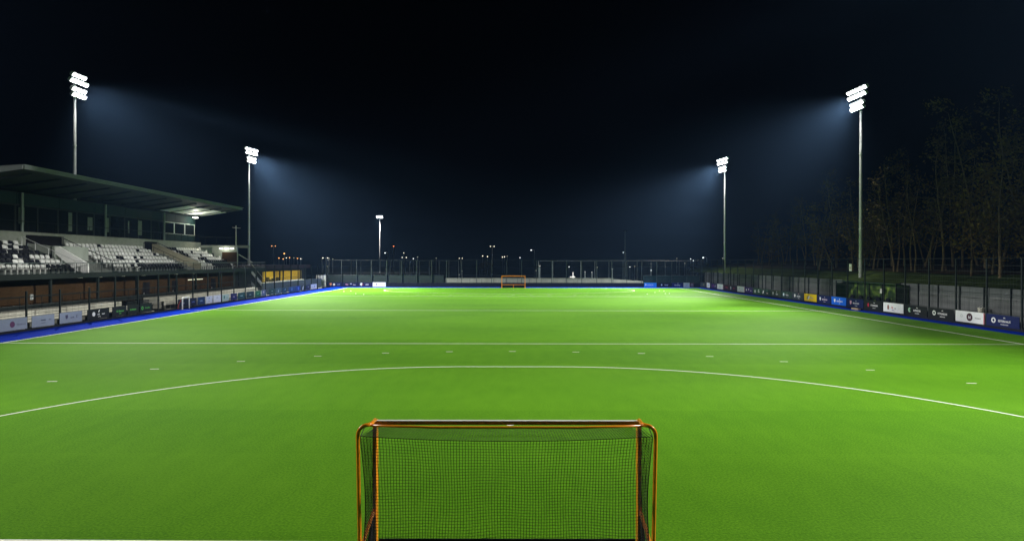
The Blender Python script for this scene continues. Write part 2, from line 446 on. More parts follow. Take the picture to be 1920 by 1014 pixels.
# neighbouring court's fence, farther away
fence('grey post and wire fence of the court beyond the far fence', (gx(1010, 124), yd(124)), (gx(1300, 124), yd(124)), 11, 4.5, .8, mid=(.9,), vstep=1.2, mpost=mat('pale_post', (.13, .17, .17), .5, .3))
fence('dark fence of the car park beyond the left far corner', (gx(640, 132), yd(132)), (gx(860, 132), yd(132)), 12, 4.5, .9, mid=(2.0,), vstep=1.2, mpost=mat('pale_post', (.13, .17, .17), .5, .3))
# pale low wall
t = thing('low_wall', 'long pale concrete wall seen through the far fence behind the goal', 'wall', (0, yd(108), 0))
b = MB()
for i in range(14):
    x0 = gx(836, 108) + (gx(1150, 108) - gx(836, 108)) * i / 14; x1 = gx(836, 108) + (gx(1150, 108) - gx(836, 108)) * (i + 1) / 14 - .05
    b.span((x0, yd(108), 0), (x1, yd(108) + .2, 1.38))
b.build('panel_course', M_concg, t)
b = MB(); b.prism([(gx(1150, 108), 0), (gx(1206, 108), 0), (gx(1206, 108), .98), (gx(1150, 108), 1.30)], yd(108), yd(108) + .2, 1); b.build('end_section', M_concg, t)
b = MB(); b.span((gx(836, 108), yd(108) - .03, 1.382), (gx(1150, 108), yd(108) + .23, 1.46)); b.build('coping', M_concg, t)

# ------------------------------------------------------------------ banners
BM = {}
def bmat(col, r=.45):
    k = tuple(round(c, 3) for c in col)
    if k not in BM: BM[k] = mat('vinyl_%d' % len(BM), col, r, var=.05, scale=2, spec=.12)
    return BM[k]
WHT, BLK, NVY, PUR, BLU, YEL, SLT, GRN, RED, GRY = (.74, .78, .78), (.010, .012, .012), (.008, .014, .075), (.030, .014, .085), (.01, .12, .62), (.85, .60, .012), (.035, .045, .055), (.025, .045, .036), (.42, .02, .05), (.34, .38, .45)
def emblem(b, kind, x, z, r):
    y = -.016
    if kind == 'disc': b.prism([(x + r * math.cos(k * .3927), z + r * math.sin(k * .3927)) for k in range(16)], y, y + .004, 1)
    elif kind == 'ring':
        for k in range(16):
            a, c = k * .3927, (k + 1) * .3927
            b.prism([(x + r * math.cos(a), z + r * math.sin(a)), (x + r * math.cos(c), z + r * math.sin(c)), (x + r * .5 * math.cos(c), z + r * .5 * math.sin(c)), (x + r * .5 * math.cos(a), z + r * .5 * math.sin(a))], y, y + .004, 1)
    elif kind == 'shield': b.prism([(x - r * .8, z + r), (x + r * .8, z + r), (x + r * .75, z - .2 * r), (x, z - r), (x - r * .75, z - .2 * r)], y, y + .004, 1)
    elif kind == 'oval': b.prism([(x + r * .6 * math.cos(k * .3927), z + r * math.sin(k * .3927)) for k in range(16)], y, y + .004, 1)
    elif kind == 'leaf': b.prism([(x - r, z - r), (x + .3 * r, z - .7 * r), (x + r, z + r), (x - .5 * r, z + .4 * r)], y, y + .004, 1)
    elif kind == 'arch':
        for k in range(7):
            a, c = R(180) * k / 7, R(180) * (k + 1) / 7
            b.prism([(x + r * math.cos(a), z + r * math.sin(a)), (x + r * math.cos(c), z + r * math.sin(c)), (x + r * .55 * math.cos(c), z + r * .55 * math.sin(c)), (x + r * .55 * math.cos(a), z + r * .55 * math.sin(a))], y, y + .004, 1)
def banner(loc, rz, wd, z0, z1, col, label, spec=(), group=None, edge=None):
    b = MB(); h = z1 - z0
    b.box((0, 0, h / 2), (wd, .02, h))
    o = b.build('banner', bmat(col)); o.location = (loc[0], loc[1], z0); o.rotation_euler = (0, 0, rz)
    tag(o, label, 'banner', group)
    if edge:
        b = MB(); b.box((wd / 2 - .04, -.013, h / 2), (.07, .005, h * .98)); b.build('edge_strip', bmat(edge), o, local=True)
    for it in spec:
        if it[0] == 't':
            _, body, fx, fz, fs, c = it; sz = fs * h
            text_mesh(body, sz, 'lettering', bmat(c), o, (fx * wd, -.014, fz * h), bold=sz * .018)
        else:
            _, kind, fx, fz, fr, c = it; e = MB(); emblem(e, kind, fx * wd, fz * h, fr * h); e.build('emblem', bmat(c), o, local=True)
LW, PINK, ORG = (.72, .74, .74), (.75, .40, .50), (.75, .30, .15)
def std(txt, sub, ekind, ecol, c=LW, top='arch'):
    L = [('e', ekind, -.27, .5, .24, ecol), ('t', txt, .06, .47, .25, c), ('t', sub, .06, .2, .12, c)]
    if top: L.append(('e', top, .06, .72, .10, c))
    return L
G = 'advertising banners on the right touchline fence'
right = [
 (0, NVY, 'navy banner with white ring emblem at the right edge, beside white crest banner', std('ESTERHAUS', 'FOUNDATION', 'ring', LW), None),
 (1, WHT, 'white banner with a round dark crest between navy and black banners', [('e', 'disc', .0, .5, .36, (.05, .02, .03)), ('t', 'fsl', .0, .48, .36, LW), ('t', 'SWARDE', .28, .45, .17, (.3, .3, .3)), ('e', 'ring', -.28, .55, .16, (.55, .6, .6))], RED),
 (2, BLK, 'black banner with a white ring emblem left of the white crest banner', std('ITTHARDES', 'INSURANCES', 'ring', (.55, .6, .55)), None),
 (3, BLK, 'black banner with green and orange round emblem, right of white red-lettered banner', std('INFINITEE', 'SOLUTIONS', 'disc', (.3, .5, .35)) + [('e', 'oval', -.23, .5, .16, ORG)], None),
 (4, WHT, 'white banner with red and black lettering and a brown oval emblem', [('e', 'oval', -.25, .5, .27, (.25, .10, .08)), ('t', '-Va', -.06, .5, .32, (.5, .06, .05)), ('t', 'n', .1, .46, .34, (.05, .05, .06)), ('t', 'Systeme', .0, .24, .13, (.08, .05, .3)), ('t', 'GEC', .3, .46, .13, (.55, .58, .58))], None),
 (5, BLK, 'black banner with a red oval crest below the dugout end', std('ITTHUNDER', 'Sportswear', 'oval', RED), None),
 (6, NVY, 'navy banner with a pink shield emblem in front of the dugout', std('BROGRADE', 'Consulting', 'shield', PINK), None),
 (7, BLU, 'bright blue banner with white shield and lettering at the dugout', std('HENDERSON', 'SYST', 'shield', LW, top='shield'), None),
 (8, NVY, 'navy banner with pinkish white lettering between yellow and bright blue banners', std('BRONDALE', 'Bloomery', 'shield', LW, (.75, .62, .70)), None),
 (9, YEL, 'bright yellow banner with grey slanted emblem', [('e', 'leaf', -.22, .5, .3, (.35, .30, .12)), ('e', 'leaf', -.12, .5, .3, LW), ('t', 'Now', .12, .5, .34, (.40, .42, .42))], None),
 (10, SLT, 'dark slate banner with red top mark just left of the yellow banner', std('IDEMORE', 'Consulting', 'shield', LW) + [('e', 'leaf', .06, .85, .09, RED)], None),
 (11, GRN, 'dark grey green banner with pale blue disc emblem', std('Femmex', 'ltd', 'disc', (.5, .62, .68)), None),
 (12, (.045, .060, .040), 'dark olive banner with bold cream wordmark', [('e', 'shield', -.3, .45, .25, LW), ('t', 'dipex', .1, .42, .36, LW), ('e', 'shield', .08, .75, .1, LW)], None),
 (13, GRN, 'dark green banner with white crescent and pink tinged lettering', [('e', 'leaf', -.33, .5, .3, LW), ('t', 'nigel', .12, .38, .32, (.75, .6, .6)), ('e', 'disc', .1, .75, .09, (.2, .5, .45))], None),
 (14, (.022, .05, .03), 'dark green banner with a white square mark, right of the purple banner', [('e', 'oval', -.25, .45, .28, LW), ('t', 'flere', .2, .45, .32, LW), ('t', 'flick', .2, .72, .2, LW)], None),
 (15, PUR, 'dark purple banner with small white marks, right of white two-peak banner', [('e', 'disc', -.3, .5, .18, LW), ('e', 'shield', 0, .6, .14, LW), ('t', 'mcx', .28, .45, .2, LW)], None),
 (16, WHT, 'white banner with two small peaked marks toward the far corner', [('e', 'arch', -.18, .55, .16, (.12, .14, .16)), ('e', 'arch', .15, .5, .13, (.2, .35, .35)), ('t', 'morne', 0, .25, .14, (.4, .45, .45))], RED),
 (17, (.03, .012, .03), 'dark maroon banner with red lettering and white end mark', [('t', 'Sculton', .08, .5, .34, (.55, .03, .08)), ('e', 'oval', -.4, .5, .3, LW)], None),
 (18, (.05, .008, .02), 'maroon banner with bright pink lettering right of a white banner', [('t', 'Braveling', 0, .5, .32, (.6, .04, .12))], None),
 (19, WHT, 'white banner with small teal wordmark near the far corner', [('t', 'JML', 0, .52, .3, (.10, .3, .3)), ('t', 'solar', 0, .28, .14, (.3, .5, .5))], RED),
 (20, PUR, 'purple banner with white and magenta mark near the far right corner', [('e', 'leaf', -.15, .5, .25, (.4, .06, .35)), ('e', 'leaf', .2, .5, .2, LW)], None),
 (21, WHT, 'narrow white banner with a blue mark, second from far right corner', [('e', 'leaf', 0, .5, .3, (.2, .25, .6))], None),
 (22, SLT, 'dark banner with tiny yellow mark in the far right corner', [('e', 'leaf', .2, .55, .2, (.6, .5, .1)), ('t', 'et', .0, .5, .2, (.3, .6, .6))], None),
]
for k, col, lab, spec, edge in right:
    D = DR0 + DSR * (k + .5); wd = DSR - .16 if k not in (21,) else 1.6
    banner((XR - .085, yd(D)), R(-90), wd, .17, .95, col, lab, spec, G, edge)
GL = 'advertising banners on the left touchline fence'
PALE = (.21, .25, .33)
def lspan(u0, u1):
    D0 = F * -XL / (CU - u0); D1 = F * -XL / (CU - u1); return D0, D1
GT = (.10, .42, .08)
left = [
 (-22, 49, PALE, 'pale grey banner with a dark red disc at the left edge', [('e', 'disc', .08, .5, .26, (.10, .04, .10)), ('t', 'Fitzsimon', .33, .45, .24, (.16, .18, .25))]),
 (56.5, 100, PALE, 'pale grey banner with thin boxed lettering, second from the left edge', [('t', 'PREMIER', -.0, .55, .16, (.06, .07, .12)), ('t', 'signs', .3, .56, .14, (.15, .17, .25)), ('t', 'www.premier', .0, .32, .1, (.15, .17, .25))]),
 (109, 152, PALE, 'pale grey banner with dark round logo, nearest to the black banners', [('e', 'shield', -.2, .55, .2, (.05, .05, .10)), ('t', 'merit', .05, .48, .22, (.08, .09, .16)), ('t', 'Z', .25, .52, .28, (.05, .05, .1))]),
 (161, 203, BLK, 'black banner with white lettering and white disc on left fence', [('e', 'disc', -.22, .5, .22, LW), ('t', 'club', .0, .45, .22, LW), ('t', 'mark', .22, .45, .22, LW), ('e', 'leaf', .02, .78, .13, LW), ('t', 'coaching', .03, .22, .12, LW)]),
 (208, 235, BLK, 'black banner with green lettering next to the white-lettered black one', [('t', 'GL Beacons', .05, .5, .26, GT), ('t', 'supplies', .05, .25, .13, GT)]),
 (237, 257.5, (.012, .016, .011), 'black banner with faint green lettering in the middle of three', [('t', 'landstone', .0, .5, .28, GT)]),
 (260, 283, (.011, .018, .012), 'black banner with green ring emblem beside the fence gap', [('e', 'ring', -.3, .5, .2, GT), ('t', 'Greenby', .12, .5, .25, GT)]),
 (332, 352, (.012, .014, .03), 'black navy banner right of the small white goal', [('t', 'rohan', .0, .5, .25, (.3, .3, .35))]),
 (353.5, 367.5, (.010, .012, .04), 'dark navy banner with dim blue lettering, second right of small white goal', [('t', 'ardens', .0, .5, .26, (.10, .14, .45))]),
 (368.5, 383, (.012, .03, .10), 'navy blue banner directly left of the two pale ones', [('t', 'hollins', .0, .5, .28, (.2, .3, .5))]),
 (383.8, 397, (.42, .46, .56), 'pale lilac banner with a dark peak mark, first of a pale pair', [('e', 'arch', 0, .6, .2, (.08, .2, .35)), ('t', 'shire', 0, .35, .2, (.2, .25, .4))]),
 (398.3, 413, (.50, .54, .62), 'pale lilac banner with a thin arch, second of a pale pair', [('e', 'arch', 0, .55, .2, (.2, .22, .3))]),
 (415, 428, (.34, .44, .42), 'pale green grey banner with a teal square mark', [('e', 'shield', -.2, .55, .25, (.03, .15, .15)), ('t', 'eco', .22, .5, .3, (.1, .25, .25))]),
 (431, 443, (.02, .02, .09), 'dark violet banner right of the pale green grey one', [('t', 'vela', .0, .5, .3, (.4, .35, .5))]),
 (444.5, 458, (.015, .05, .06), 'dark teal banner with faint wordmark', [('t', 'marlin', .0, .5, .3, (.3, .45, .45))]),
 (460.5, 475, (.012, .03, .04), 'blackish blue banner between dark teal and green banners', [('t', 'dunes', .0, .5, .28, (.25, .35, .4))]),
 (477, 488, (.012, .10, .05), 'green banner with pale green lettering on the far half of left fence', [('t', 'grove', .0, .5, .3, (.2, .5, .3))]),
 (489, 497, (.10, .15, .24), 'dull blue banner with pinkish white stripe below', [('e', 'shield', 0, .6, .2, (.6, .5, .6))]),
 (503, 514.5, (.02, .06, .06), 'dark banner with a broad white bottom half', [('t', 'ridge', .0, .65, .25, (.3, .4, .4)), ('t', '____', 0, .35, .5, (.6, .55, .6))]),
 (516, 525.5, (.06, .12, .16), 'dusty teal banner with white splash', [('e', 'leaf', 0, .5, .25, (.4, .5, .55))]),
 (527.5, 536, (.012, .05, .10), 'deep blue banner with small light blue corner mark', [('e', 'leaf', .2, .65, .2, (.3, .4, .6))]),
 (540, 552, (.03, .07, .20), 'mid blue banner with blue outlined frame', [('e', 'ring', 0, .5, .3, (.15, .3, .6))]),
 (553, 562, (.02, .06, .24), 'royal blue banner with pale outline, right of the mid blue one', [('e', 'ring', .1, .5, .3, (.2, .35, .7))]),
 (564, 570, (.02, .03, .04), 'black banner with a large white leaf shape', [('e', 'leaf', 0, .5, .42, LW)]),
 (572, 580, (.012, .018, .06), 'black blue banner with one small white dash', [('e', 'leaf', .1, .6, .12, LW)]),
 (582, 593, WHT, 'white banner with a grey swoosh at the far end of left fence', [('e', 'leaf', .1, .55, .25, (.15, .2, .25)), ('t', 'tel', -.2, .5, .2, (.3, .35, .4))]),
]
for u0, u1, col, lab, spec in left:
    D0, D1 = lspan(u0, u1)
    banner((XL + .085, yd((D0 + D1) / 2)), R(90), D1 - D0 - .05, .17, .90, col, lab, spec, GL)
GF = 'advertising banners on the far fence'
far = [
 (613, 640, NVY, 'navy banner with orange and white marks at the left end of far fence', [('e', 'shield', -.25, .5, .3, ORG), ('e', 'disc', -.02, .5, .25, LW), ('t', 'swift', .3, .5, .3, (.3, .4, .7))]),
 (641.5, 670.5, (.010, .012, .04), 'dark navy banner with pink wordmark, second on the far fence', [('t', 'Nor', -.2, .5, .38, PINK), ('e', 'arch', .06, .55, .2, LW), ('t', 'drum', .28, .45, .3, (.7, .6, .65))]),
 (672, 697, (.014, .012, .05), 'dark violet banner with white and red disc next to white banner', [('e', 'disc', -.28, .55, .3, LW), ('e', 'disc', -.22, .5, .18, RED), ('t', 'alwin', .15, .5, .36, LW)]),
 (698.5, 723, WHT, 'white banner with small dark square at the left of far fence', [('e', 'shield', -.2, .5, .18, (.12, .08, .06)), ('t', 'orchards', .18, .5, .16, (.5, .45, .42))]),
 (1208, 1231.5, (.03, .26, .68), 'sky blue banner with white lettering at the right of far fence', [('t', 'SURGE', 0, .45, .46, (.6, .72, .8)), ('e', 'shield', -.36, .5, .2, LW)]),
 (1233, 1258, (.010, .012, .035), 'black navy banner with white wordmark right of the sky blue one', [('e', 'disc', -.18, .5, .16, LW), ('t', 'fraser', .18, .5, .36, LW)]),
 (1260, 1281, (.012, .02, .12), 'deep blue banner with bold white lettering, left of small white one', [('t', 'Burberry'[:4] + 'ley', .0, .46, .42, LW), ('e', 'arch', .05, .8, .13, LW)]),
 (1282, 1293.5, (.62, .70, .68), 'small pale green white banner with small lettering near right corner', [('t', 'Hotel', 0, .6, .22, (.15, .3, .3)), ('t', 'garden', 0, .35, .18, (.15, .3, .3))]),
 (1294.5, 1301.5, (.10, .06, .07), 'narrow brown banner at the right end of far fence', [('e', 'ring', 0, .55, .26, (.35, .3, .3))]),
]
for u0, u1, col, lab, spec in far:
    D = DF - .25
    banner((gx((u0 + u1) / 2, D), yd(DF) - .125), 0, (u1 - u0) * D / F, .04, .80, col, lab, spec, GF)

# ------------------------------------------------------------------ right side: retaining wall, dugout, signs
t = thing('retaining_wall', 'long grey panelled retaining wall behind the right fence', 'wall', (34.3, yd(70), 0))
b = MB(); c = MB(); p = MB()
D = 30.0; k = 0
while D < 108:
    if not (53.2 < D + 1.2 < 62.4):
        b.span((34.25, yd(D), 0), (34.45, yd(D + 2.36), 1.92))
        c.span((34.28, yd(D), 1.925), (34.44, yd(D + 2.36), 2.56))
        p.span((34.16, yd(D + 2.36), 0), (34.46, yd(D + 2.4), 2.6))
    D += 2.4
M_wallp = mat('grey_wall_panel', (.095, .103, .105), .8, var=.32, scale=.9, stretch=(1, .35, 2.2))
M_wallt = mat('grey_wall_upper', (.075, .085, .088), .8, var=.25, scale=.9, stretch=(1, .3, 3))
b.build('wall_panels', M_wallp, t); c.build('upper_boards', M_wallt, t); p.build('pilaster', M_frame, t)
b = MB(); b.span((34.0, yd(52.6), 0), (34.28, yd(62.9), 2.3)); 
t = thing('team_dugout', 'green tinted team shelter below the near right floodlight mast', 'dugout', (33.6, yd(57.7), 0))
d0, d1 = 52.8, 62.6
b.bm.free()
b = MB(); b.span((34.12, yd(d0), .0), (34.2, yd(d1), 2.3)); DP = b.build('back_panel', mat('dugout_painted_glimpses', (.085, .15, .035), .3, var=.95, scale=1.6), t)  # reflected pitch and lit greenery painted into the colour as green patches
b = MB(); b.prism([(33.05, 2.46), (34.3, 2.30), (34.3, 2.38), (33.05, 2.54)], yd(d0), yd(d1), 1); b.build('roof', M_clear, t)
for i in range(6):
    D = d0 + (d1 - d0) * i / 5; b = MB(); b.span((33.06, yd(D) - .03, 0), (33.14, yd(D) + .03, 2.47)); b.build('post', M_dark, t)
for D in (d0, d1):
    b = MB(); b.span((33.15, yd(D) - .01, .1), (34.11, yd(D) + .01, 2.3)); b.build('side_pane', M_clear, t)
b = MB(); b.span((33.8, yd(55.9), 1.55), (33.9, yd(56.3), 1.95)); b.build('notice', mat('pale_notice', (.6, .62, .6), .6), t)
b = MB(); b.span((33.6, yd(d0 + .3), .38), (34.0, yd(d1 - .3), .44)); b.build('bench', M_frame, t)
wdd = ['nearest', 'second nearest', 'third nearest', 'fourth nearest', 'fifth nearest', 'farthest']
proto = None
for i in range(6):
    if proto is None:
        b = MB(); b.prism([(-.28, .0), (.28, .0), (.30, .45), (.2, .62), (0, .68), (-.2, .62), (-.30, .45)], -.04, .04, 0)
        b.span((-.45, -.26, -.04), (-.04, .26, .06)); o = proto = b.build('dugout_seat', M_seatb)
    else: o = proto.copy(); COL.objects.link(o)
    o.location = (34.0, yd(54.0 + i * 1.45), .49)
    tag(o, 'black rounded bucket seat on the dugout bench, %s to the camera' % wdd[i], 'seat', 'bucket seats in the dugout')
cr_ = MATS['dugout_painted_glimpses'].node_tree.nodes
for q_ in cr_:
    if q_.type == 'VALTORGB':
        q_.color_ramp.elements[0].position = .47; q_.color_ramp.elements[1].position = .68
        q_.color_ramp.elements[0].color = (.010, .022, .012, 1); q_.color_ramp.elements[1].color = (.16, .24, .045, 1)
# sign on fence and box on the mast
D = 60.4
b = MB(); b.box((0, 0, 0), (.02, .42, .68)); o = b.build('notice_board', M_white); o.location = (XR - .09, yd(D * .963), gz(500.5, D * .963))
tag(o, 'small white notice fixed high on the right fence beside the mast', 'sign')
b = MB(); b.box((-.012, 0, -.05), (.006, .3, .22)); b.build('printed_panel', mat('pink_print', (.55, .4, .42), .6), o, local=True)
# timber lying by the blue run-off
for (u0, v0, u1, v1, lab) in ((1616, 579, 1627, 581.5, 'pale timber plank lying at the foot of the navy dugout banner'),):
    b = MB(); x0, y0 = ground(u0, v0); b.box((0, 0, .07), (.25, 1.1, .14)); o = b.build('timber_plank', mat('raw_timber', (.5, .38, .22), .8)); o.location = (XR - .45, yd(56.6), 0); tag(o, lab, 'plank')
# white bucket by wall
D = 43.6
b = MB(); b.tube([(0, 0, 0), (0, 0, .36)], [.17, .21], 14); o = b.build('bucket', mat('cream_plastic', (.6, .6, .5), .5)); o.location = (33.7, yd(44.0), .78)
tag(o, 'cream bucket standing behind the white crest banner', 'bucket')
h = MB(); h.tube([(-.2, 0, .34), (0, 0, .52), (.2, 0, .34)], .012, 5); h.build('handle', M_steel, o, local=True)
b = MB(); b.span((33.45, yd(43.3), 0), (33.95, yd(44.7), .775)); o = b.build('concrete_block', M_concg); tag(o, 'grey block under the cream bucket behind the fence', 'block')

# ------------------------------------------------------------------ floodlight masts
def head_geometry():
    """one floodlight: housing facing +y, tilted down"""
    b = MB(); b.prism([(-.22, -.16), (.0, -.22), (.06, -.22), (.06, .22), (.0, .22), (-.22, .12)], -.26, .26, 0)
    hs = b.build('floodlight', M_steel)
    l = MB(); l.box((0, .10, 0), (.34, .08, .26)); ln = l.build('lens', E_flood, hs, local=True)
    return hs, ln
FL, FLN = head_geometry()
first_fl = [True]
def spot(parent, loc, aim, half, power, r=.5, blend=1.0):
    ld = bpy.data.lights.new('flood_beam', 'SPOT'); ld.energy = power; ld.color = COOL; ld.spot_size = 2 * R(half); ld.spot_blend = blend; ld.shadow_soft_size = r
    o = bpy.data.objects.new('flood_beam', ld); COL.objects.link(o); o.parent = parent; o.location = loc
    d = Vector(aim) - Vector(loc); o.rotation_euler = d.to_track_quat('-Z', 'Y').to_euler()
def mast(x, D, aim, h, label, light=1.0, rows=None, z0=0.0, wide=1.0, core=1.0, wf=1.0, reach=26, pl=1.0):
    y = yd(D); fx, fy = aim[0] - x, aim[1] - y
    rz = math.atan2(fy, fx) - math.pi / 2
    t = thing('floodlight_mast', label, 'floodlight', (x, y, 0), rz, 'floodlight masts round the pitch')
    b = MB(); b.tube([(0, 0, z0), (0, 0, h * .35), (0, 0, h * .7), (0, 0, h - .2)], [.20, .16, .125, .10], 12); b.build('pole', M_steel, t, local=True, smooth=True)
    b = MB(); b.tube([(0, 0, z0), (0, 0, z0 + .04)], .34, 12)
    for z in (h * .35, h * .7): b.tube([(0, 0, z - .06), (0, 0, z + .06)], .19 if z < h * .5 else .15, 12)
    b.build('flange', M_steel, t, local=True)
    rows = rows or [(-.1, 5, 2.9), (-.72, 5, 2.7), (-1.5, 4, 1.8), (-2.0, 4, 1.8)]
    for dz, n, wd in rows:
        wd *= wide
        b = MB(); b.box((0, .14, h + dz), (wd, .09, .09)); b.build('crossarm', M_steel, t, local=True)
        for i in range(n):
            px = (i / (n - 1) - .5) * (wd - .3)
            if first_fl[0]: f, l = FL, FLN; first_fl[0] = False
            else:
                f = FL.copy(); COL.objects.link(f); l = FLN.copy(); COL.objects.link(l); l.parent = f
            f.parent = t; f.location = (px, .42, h + dz + .02); f.rotation_euler = (R(-38), 0, 0)
    if light:
        dist = math.hypot(fx, fy)
        L = (0, .75, h - 1.0)
        for q in (-1, 1): spot(t, L, (q * 13, reach, 0), 31, BEAM * light * .62, blend=.9)
        spot(t, L, (0, 13, 0), 62, WIDE * light * wf)
        spot(t, L, (0, 17, 0), 24, 90000 * light * core, blend=.9)
        spot(t, (0, .95, h - 2.5), (0, 0, h * .28), 13, 5000 * pl, r=.2)
        spot(t, L, (0, 28, 0), 60, SPILL * light, blend=1)
    return t
mast(36, 63.3, (-4, yd(61)), 22.3, 'tall lit floodlight mast on right, nearer one rising above the dugout', light=.78, core=.35, wf=1.2)
mast(36, 104, (-4, yd(95)), 21.9, 'lit floodlight mast on right by the far corner', light=1.28, core=.35, wf=1.6)
mast(-42.6, 59.3, (6, yd(57)), 22.3, 'lit floodlight mast rising behind the grandstand roof', light=.55, core=.4, pl=.3, rows=[(.0, 3, 1.5), (-.6, 4, 2.0), (-1.35, 3, 1.5), (-1.9, 3, 1.5)])
mast(-42, 97, (6, yd(88)), 22.2, 'lit floodlight mast beyond the far end of the grandstand', light=1.48, core=1.0, pl=.2)
mast(36, 16, (-6, yd(20)), 22.3, 'floodlight mast on the right beside the near end of pitch', light=.56, core=0, wf=3.4, reach=31)
mast(-42.6, 16, (8, yd(20)), 22.3, 'floodlight mast on the left beside the near end of pitch', light=.41, core=0, wf=.3, reach=33)
mast(gx(712, 235), 235, (gx(712, 235), -10), 21.6, 'distant lit floodlight mast with a single bright head beyond the far fence', light=0, rows=[(.1, 4, 2.2), (-.4, 4, 2.2)])
L3 = bpy.data.objects.new('flood_beam', bpy.data.lights.new('flood_beam', 'SPOT')); COL.objects.link(L3)
L3.data.energy = 30000; L3.data.color = COOL; L3.data.spot_size = R(120); L3.data.spot_blend = 1; L3.location = (gx(712, 235), yd(235) - 3.5, 20.8); L3.rotation_euler = (R(12), 0, 0)
# the masts also throw across to the stand and to the boards on the other side
for px_, py_, pz_, pw_, hf_ in ((-37.5, 43, 3.4, 125000, 4.0), (-37.5, 50, 3.4, 145000, 4.0), (-37.5, 57, 3.4, 140000, 4.0), (-37.5, 65, 3.4, 145000, 4.0), (-37.5, 74, 3.4, 150000, 4.0), (-38.5, 45, 11.3, 150000, 1.8), (33, 40, 2.0, 115000, 3.3), (33, 47, 2.0, 105000, 3.3), (33, 54, 2.0, 100000, 3.3), (33, 62, 2.0, 100000, 3.3), (33, 71, 2.0, 105000, 3.3), (33, 81, 2.0, 115000, 3.3)):
    L4 = bpy.data.objects.new('flood_beam', bpy.data.lights.new('flood_beam', 'SPOT')); COL.objects.link(L4)
    L4.data.energy = pw_; L4.data.color = COOL; L4.data.spot_size = R(2 * hf_); L4.data.spot_blend = .9; L4.data.shadow_soft_size = .5; L4.location = (35.2, yd(16), 21.3)
    if px_ > 0: L4.location = (-41.8, yd(59.3), 21.3)
    L4.rotation_euler = (Vector((px_, yd(py_), pz_)) - L4.location).to_track_quat('-Z', 'Y').to_euler()

# ------------------------------------------------------------------ grandstand
ORD = ['first', 'second', 'third', 'fourth', 'fifth', 'sixth', 'seventh', 'eighth', 'ninth', 'tenth', 'eleventh', 'twelfth', 'thirteenth', 'fourteenth', 'fifteenth', 'sixteenth', 'seventeenth', 'eighteenth', 'nineteenth', 'twentieth', 'twenty-first', 'twenty-second']
S = thing('grandstand', 'two storey covered grandstand with dark windows above the seating on the left', 'grandstand', (-38, yd(62), 0))
def part(name, b, m, parent=S): return b.build(name, m, parent)
N0, N1 = 37.0, 80.5           # near and far end of the building (distance from camera)
ZD = 3.43                     # deck level
# deck slab and its fascia
b = MB(); b.span((-42, yd(N0), 3.12), (-34.85, yd(86), ZD)); part('deck_slab', b, M_frame)
b = MB(); b.span((-34.845, yd(N0), 3.06), (-34.75, yd(86), ZD + .05)); part('deck_fascia', b, M_dark)
# stepped seating tiers
TR, RS, X0 = .86, .385, -35.85
def tier_z(r): return ZD + RS * r
b = MB()
prof = [(-35.5, ZD + .002)]
for r in range(6):
    x = X0 - TR * r
    if r: prof += [(x, tier_z(r - 1) if r else ZD), (x, tier_z(r))]
prof += [(-41.2, tier_z(5)), (-41.2, ZD + .002)]
for a, c in ((N0, 50.5), (55.2, 67.0), (70.0, 80.3)):
    b.prism([(p[0], p[1]) for p in prof], yd(a), yd(c), 1)
part('seating_tiers', b, mat('tier_concrete', (.09, .10, .09), .85, var=.25))
# aisles: steeper flights between the blocks
for a, c in ((50.6, 55.1), (67.1, 69.9)):
    b = MB(); st = [(-35.5, ZD + .003)]
    for k in range(9):
        st += [(-36.2 - .42 * k, ZD + .2 * k), (-36.2 - .42 * k, ZD + .2 * (k + 1))]
    st += [(-41.1, ZD + 1.8), (-41.1, ZD + .003)]
    b.prism(st, yd(a + (1.6 if a < 60 else 0.2)), yd(c), 1); part('aisle_steps', b, mat('tier_concrete', (.09, .10, .09), .85))
# white and grey parapets beside the first aisle
b = MB(); b.prism([(-35.5, 3.435), (-36.3, 3.435), (-38.25, 5.0), (-38.25, 5.62), (-38.0, 5.62), (-35.5, 4.16)], yd(51.0), yd(51.2), 1); part('aisle_parapet', b, mat('bright_white_render', (.86, .88, .86), .7, var=.04))
b = MB(); b.span((-38.26, yd(50.9), 3.44), (-38.45, yd(55.0), 5.66)); part('aisle_wall', b, M_concg)
b = MB(); b.prism([(-38.3, 5.0), (-40.6, 5.0), (-40.6, 5.9), (-38.3, 5.62)], yd(51.0), yd(51.15), 1); part('aisle_wall', b, M_concg)
# tan parapet beside the second aisle
b = MB(); b.prism([(-35.6, 3.435), (-41.1, 3.435), (-41.1, 6.35), (-40.6, 6.35), (-35.6, 4.2)], yd(69.45), yd(69.65), 1); part('aisle_parapet', b, mat('tan_render', (.25, .24, .17), .8))
# back parapet under the windows, with two openings
b = MB()
for a, c in ((N0, 51.6), (56.0, 68.2), (71.0, N1)):
    b.span((-41.2, yd(a), 5.3), (-41.42, yd(c), 6.86))
for a, c in ((51.6, 56.0), (68.2, 71.0)):
    b.span((-41.2, yd(a), 6.62), (-41.42, yd(c), 6.86))
part('back_parapet', b, mat('parapet_render', (.20, .22, .19), .85, var=.12))
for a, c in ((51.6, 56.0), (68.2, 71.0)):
    b = MB(); b.span((-41.45, yd(a), 5.0), (-41.6, yd(c), 6.6)); part('entrance_recess', b, M_black)
